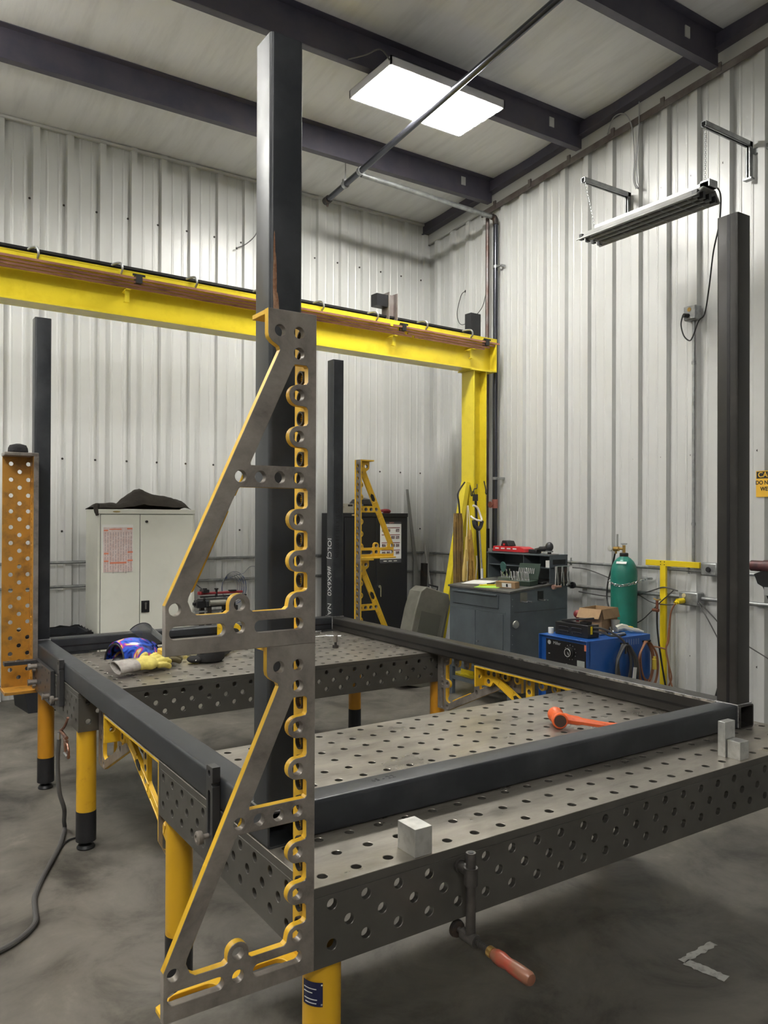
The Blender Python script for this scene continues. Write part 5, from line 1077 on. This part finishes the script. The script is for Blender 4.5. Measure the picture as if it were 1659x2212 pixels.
# ================= WELDER =================
t = thing('welding_machine', 'blue welding power source with black control panel and cable coils', 'welder', (3.95, 2.6, FL))
x0, x1, y0, y1, zw = 3.60, 4.34, 2.363, 2.862, .822
WX = x0
b = MB().box((x0+.03, y0, .12), (x1, y1, zw)).box((x0, y0, .12), (x0+.04, y0+.004, zw)).box((x0, y1-.004, .12), (x0+.04, y1, zw)).box((x0, y0, zw-.004), (x0+.04, y1, zw)); b.build('case', BLUEM, t, bev=.004)
for (x, y) in ((x0+.12, y0+.08), (x1-.1, y0+.08), (x0+.12, y1-.08), (x1-.1, y1-.08)): MB().cyl((x, y-.02, FL+.05), (x, y+.02, FL+.05), .05).box((x-.02, y-.01, .06), (x+.02, y+.01, .13)).build('wheel', BLACKM, t)
cp = MB().box((x0+.022, y0+.012, .30), (x0+.031, y1-.06, zw-.03)).build('control_panel', mat('panel_black', (.01, .01, .012), .35), t, smooth=False)
FW = lambda y, z, x=None: frame((x or x0+.0215, y, z), (0, -1, 0), (0, 0, 1))
text('lettering', 'Miller', .034, FW(2.685, .765), mat('silver_print', (.45, .45, .45), .4), cp, depth=.0005)
MB().lathe([(.015, 0), (.017, .001)], FW(2.765, .765) @ Matrix.Rotation(0, 4, 'Z')).build('logo', mat('silver_print', (0, 0, 0)), cp)
MB().box((x0+.0195, y0+.012, .745), (x0+.0225, y0+.040, .79)).build('red_tag', ORANGEP, cp)
kb = MB().lathe([(.044, 0), (.044, .018), (.034, .02), (.033, .032)], FW(2.545, .715)).build('dial', mat('dial_black', (.02, .02, .02), .3), cp)
MB().lathe([(.028, 0), (.028, .001), (.024, .001), (.024, 0)], FW(2.545, .715, x0-.0115)).build('dial_ring', WHITEP, kb) if 0 else None
b = MB().tube([FW(2.545, .715, x0-.011) @ Vector((.030*math.cos(a), .030*math.sin(a), 0)) for a in [2*PI*k/16 for k in range(16)]], .0018, closed=True, n=5)
b.tube([FW(2.545, .715, x0-.0115) @ Vector((.003, .004, 0)), FW(2.545, .715, x0-.0115) @ Vector((.014, -.018, 0))], .0018, n=5); b.build('pointer', WHITEP, kb)
MB().box((x0+.020, 2.40, .61), (x0+.0225, 2.475, .665)).build('plate', mat('meter_grey', (.33, .35, .33), .4), cp)
random.seed(11); b = MB()
for k in range(26):
    y = 2.40+.37*random.random(); z = .40+.33*random.random()
    if abs(y-2.545) < .05 and z > .66: continue
    if y < 2.49 and .60 < z < .68: continue
    b.box((x0+.0202, y-.006-.006*random.random(), z-.003), (x0+.0225, y+.006, z+.003))
for a in range(12): p = FW(2.545, .715) @ Vector((.056*math.cos(a*.5-.4), .056*math.sin(a*.5-.4), .0)); b.box((x0+.0202, p.y-.002, p.z-.003), (x0+.0225, p.y+.002, p.z+.003))
b.build('print', mat('silver_print', (0, 0, 0)), cp, smooth=False)
for y in (2.66, 2.70): MB().box((x0+.01, y-.01, .55), (x0+.022, y+.02, .61)).build('switch', BLACKM, cp, bev=.002)
for y in (2.42, 2.49, 2.56): MB().cyl((x0+.022, y, .46), (x0+.005, y, .46), .014).build('small_knob', BLACKM, cp)
b = MB()
for k in range(7): b.box((4.02+.028*k, y0-.002, .755), (4.032+.028*k, y0+.0, .80))
b.build('vent', mat('pale_blue_edge', (.12, .2, .42), .4), t)
for x, m_, nm, lab, s_ in ((3.985, CABLEM, 'cable_coil', 'black cable coil', 1), (4.25, ORCAB, 'cable_coil', 'brown cable coil', .92)):
    MB().cyl((x, y0, .775 if s_ == 1 else .77), (x, y0-.07, .785), .008).build('coil_hook', BLACKS, t)
    b = MB(); n_ = 9 if s_ == 1 else 6; random.seed(2)
    for k in range(n_):
        w = .068+.0075*k*(1 if s_ == 1 else 1.4); h = .155+.008*k; tw = random.uniform(-.015, .015)
        b.tube([(x+tw*(1-math.sin(a))+w*math.cos(a)*(.8 if math.sin(a) > .5 else 1), y0-.025-.006*k*.8, .775-h+h*math.sin(a)) for a in [2*PI*j/14 for j in range(14)]], .0065 if s_ == 1 else .0055, closed=True, n=7)
    tag(b.build(nm, m_, t), lab)
MB().cyl((4.29, y0-.08, .56), (4.28, y0-.085, .64), .017).cyl((4.285, y0-.082, .64), (4.285, y0-.084, .66), .012).build('yellow_plug', mat('plug_brass', (.6, .45, .06), .35), t)
MB().box((4.02, y0-.09, .47), (4.05, y0-.08, .60), Matrix.Translation((4.03, 0, .5)) @ Matrix.Rotation(.15, 4, 'Y') @ Matrix.Translation((-4.03, 0, -.5))).build('paper_tag', WHITEP, t)
# on the welder
t = thing('foot_pedal', 'black louvred foot pedal control standing on the blue welder', 'foot pedal', M=Matrix.Translation((3.77, 2.62, zw+.001)) @ Matrix.Rotation(math.radians(2), 4, 'Z'))
MB().box((-.06, -.165, 0), (.07, .165, .10)).build('housing', mat('satin_black', (.015, .015, .016), .35), t, world=False, bev=.004)
b = MB()
for yy in (.075, -.055):
    for z in (.068, .035): b.tube([(-.061, yy-.045, z-.012), (-.064, yy-.04, z), (-.064, yy+.04, z), (-.061, yy+.045, z-.012)], .004, n=6)
b.build('louvre', mat('satin_black', (0, 0, 0)), t, world=False)
MB().box((-.05, -.15, 0), (.05, .10, .012), Matrix.Translation((.01, .02, .118)) @ Matrix.Rotation(-.14, 4, 'X')).box((-.03, -.13, .10), (.03, -.06, .12)).build('treadle', BLACKM, t, world=False, bev=.003)
MB().box((-.03, -.168, .03), (-.01, -.165, .09)).build('warning_label', YTAPE, t, world=False)
b = MB()
for z in (.05, .08): b.tube([(0.0, -.165, z), (.05, -.205, z-.005), (.10, -.245, z-.03), (.15, -.285, .015), (.20, -.31, -.04), (.215, -.305, -.12)], .0085)
tag(b.build('cable', CABLEM, t, world=False), 'grey cables')
t = thing('open_box', 'open brown cardboard box with folded flaps standing on the blue welder', 'box', M=Matrix.Translation((4.16, 2.735, zw+.001)) @ Matrix.Rotation(math.radians(12), 4, 'Z'))
b = MB(); w, d, h, k_ = .13, .10, .185, .003
b.box((-w, -d, 0), (w, d, k_)).box((-w, -d, 0), (-w+k_, d, h)).box((w-k_, -d, 0), (w, d, h)).box((-w, -d, 0), (w, -d+k_, h)).box((-w, d-k_, 0), (w, d, h)); b.build('box_body', CARDM, t, world=False, smooth=False)
for M_ in (Matrix.Translation((-w-.001, 0, h)) @ Matrix.Rotation(math.radians(35), 4, 'Y'),): MB().box((-k_, -d, -.09), (0, d, 0), M_).build('flap', CARDM, t, world=False)
MB().box((-w, -k_, -.08), (w, 0, 0), Matrix.Translation((0, -d-.001, h)) @ Matrix.Rotation(math.radians(-15), 4, 'X')).build('flap', CARDM, t, world=False)
tag(MB().lathe([(.028, 0), (.036, .09), (.037, .095), (.034, .095), (.026, .006)], Matrix.Translation((4.20, 2.595, zw+.001))).build('plastic_cup', CLEARP), 'cloudy plastic cup in front of the cardboard box on the welder', 'cup')
t = thing('filler_bag', 'crumpled clear plastic bag of yellow-tipped rods on the rear of the welder', 'bag', (4.26, 2.50, zw))
b = MB().tube([(4.16, 2.55, zw+.03), (4.20, 2.53, zw+.045), (4.26, 2.48, zw+.03), (4.33, 2.42, zw+.012)], .02, rs=[.028, .03, .026, .022, .016, .010]); 
for v in b.bm.verts: v.co += Vector((0, 0, 1))*noise.noise(v.co*40)*.005; v.co.z = max(v.co.z, zw+.001)
b.build('bag_film', mat('bag_film', (.55, .54, .46), .25), t); MB().tube([(4.19, 2.525, zw+.058), (4.26, 2.47, zw+.045)], .007).build('yellow_label', YTAPE, t)
t = thing('roll_of_tape', 'small white roll at the left corner of the welder top', 'roll', (3.70, 2.82, zw))
MB().cyl((3.70, 2.825, zw), (3.70, 2.825, zw+.045), .022).build('roll', WHITEP, t)
t = thing('hand_tools', 'dark pliers and wrench lying on the welder beside the pedal', 'tool', (4.02, 2.50, zw))
b = MB().cyl((3.92, 2.52, zw+.008), (4.12, 2.56, zw+.008), .007).cyl((3.98, 2.46, zw+.008), (4.16, 2.47, zw+.008), .007).cyl((3.93, 2.53, zw+.01), (3.99, 2.50, zw+.01), .010).sph((4.13, 2.56, zw+.011), .012, n=8); b.build('wrench', CHROMEM, t)
MB().tube([(3.95, 2.42, zw+.03), (3.96, 2.44, zw+.07), (3.98, 2.47, zw+.05), (3.99, 2.50, zw+.02)], .008).cyl((4.02, 2.40, zw+.007), (4.11, 2.42, zw+.007), .007).build('pliers', DARKM, t)
t = thing('red_cup', 'round red cap peeking out between the desk and the cardboard box', 'cap', (4.12, 2.95, .0))
MB().sph((4.22, 3.02, .92), .035).cyl((4.22, 3.02, FL), (4.22, 3.02, .90), .014).build('ball', DKRED, t)

# ================= GAS CYLINDER =================
t = thing('gas_cylinder', 'green gas cylinder with brass regulator chained to the right wall', 'gas cylinder', (4.88, 3.065, FL))
c0 = Matrix.Translation((4.88, 3.067, 0))
MB().lathe([(.105, FL), (.117, FL+.015), (.118, 1.22), (.115, 1.27), (.105, 1.315), (.088, 1.35), (.062, 1.378), (.042, 1.392), (.036, 1.40)], c0, n=40).build('tank', TEALM, t)
MB().lathe([(.037, 1.395), (.039, 1.40), (.039, 1.425), (.034, 1.430), (.02, 1.432)], c0).build('neck_ring', DARKM, t)
v_ = MB().cyl((4.88, 3.067, 1.43), (4.88, 3.067, 1.50), .014).cyl((4.88, 3.06, 1.462), (4.88, 3.13, 1.470), .012).build('valve', BRASSM, t)
MB().lathe([(.026, 0), (.030, .004), (.026, .010)], Matrix.Translation((4.88, 3.067, 1.508))).build('handwheel', GALVM, v_)
rg_ = MB().cyl((4.875, 3.12, 1.465), (4.865, 3.17, 1.462), .022).cyl((4.87, 3.15, 1.46), (4.87, 3.15, 1.42), .010).build('regulator', BRASSM, t)
MB().lathe([(.024, 0), (.026, .002), (.026, .016), (.020, .020)], Matrix.Translation((4.83, 3.175, 1.468)) @ Matrix.Rotation(-PI/2, 4, 'Y')).build('gauge', mat('gauge_face', (.5, .5, .45), .3), rg_)
MB().cyl((4.87, 3.135, 1.485), (4.87, 3.135, 1.60), .009).build('flow_tube', CLEARP, rg_)
MB().tube([(4.87, 3.16, 1.42), (4.865, 3.19, 1.30), (4.85, 3.225, 1.15), (4.83, 3.22, 1.0), (4.76, 3.12, .90), (4.62, 2.92, .80), (4.45, 2.75, .79), (4.30, 2.62, .86)], .0075).build('hose', BLACKM, t)
b = MB()
MB().box((-.045, -.001, 0), (.045, .001, .03), Matrix.Translation((4.785, 3.02, 1.335)) @ Matrix.Rotation(PI/2+.5, 4, 'Z') @ Matrix.Rotation(.9, 4, 'X')).build('label', PAPERM, t)
t = thing('chain', 'bright steel safety chain looped around the green gas cylinder', 'chain', (4.88, 3.067, 1.15))
pts = [(4.88+.127*math.cos(a), 3.067+.127*math.sin(a), 1.155-.018*math.cos(a-PI-.4)+.02*abs(math.sin(a-PI-.4))) for a in [math.radians(75+210*k/16) for k in range(17)]]
chain([(5.03, 3.25, 1.18)]+pts+[(5.03, 2.92, 1.20)], .0035, 'links', CHROMEM, t, link=.036)
MB().cyl((5.06, 2.90, 1.20), (5.0, 2.90, 1.20), .010).cyl((5.06, 3.26, 1.18), (5.0, 3.26, 1.18), .008).build('eye_bolt', GALVM, t)

# tool at the right edge (air saw on a wall arm)
t = thing('wall_vise', 'dark rusty clamp arm and black tool jutting in at the right photo edge', 'tool', (4.6, 1.45, 1.35))
MB().cyl((4.60, 1.66, 1.40), (4.60, 1.25, 1.40), .040).cyl((4.60, 1.56, 1.40), (4.60, 1.50, 1.40), .046).build('arm', mat('rusty_arm', (.06, .03, .03), .5, .3, (.12, .04, .04), 20), t)
b = MB().prism([(1.63, 1.34), (1.56, 1.37), (1.40, 1.37), (1.40, 1.12), (1.52, 1.16), (1.56, 1.25), (1.60, 1.27), (1.615, 1.31)], 4.57, 4.63, axis=0); b.build('jaw', BLACKS, t, bev=.005)
MB().box((4.565, 1.50, 1.19), (4.57, 1.545, 1.25)).build('label', mat('grey_label', (.3, .3, .3), .5), t)
MB().cyl((4.60, 1.30, 1.40), (4.60, 1.30, FL), .04).cyl((4.60, 1.30, FL), (4.60, 1.30, FL+.02), .18).build('pedestal', BLACKS, t)

# floor tape mark
b = MB(); random.seed(4)
def strip(p, q, w, n=14):
    p = Vector(p); q = Vector(q); d = (q-p).normalized(); s_ = Vector((-d.y, d.x)); A = []; B = []
    for k in range(n+1):
        c = p+(q-p)*k/n; e1 = 0 if k in (0, n) else random.uniform(-.006, .004); e2 = 0 if k in (0, n) else random.uniform(-.006, .004)
        A.append(b.bm.verts.new((c.x+s_.x*(w/2+e1), c.y+s_.y*(w/2+e1), FL+.0015))); B.append(b.bm.verts.new((c.x-s_.x*(w/2+e2), c.y-s_.y*(w/2+e2), FL+.0015)))
    for k in range(n): b.bm.faces.new((A[k], A[k+1], B[k+1], B[k]))
strip((1.735, .210), (1.955, .218), .034); strip((1.745, .20), (1.775, .045), .050)
tag(b.build('floor_tape', TAPEM, smooth=False), 'worn white L-shaped tape mark on the concrete floor, bottom right', 'tape mark')
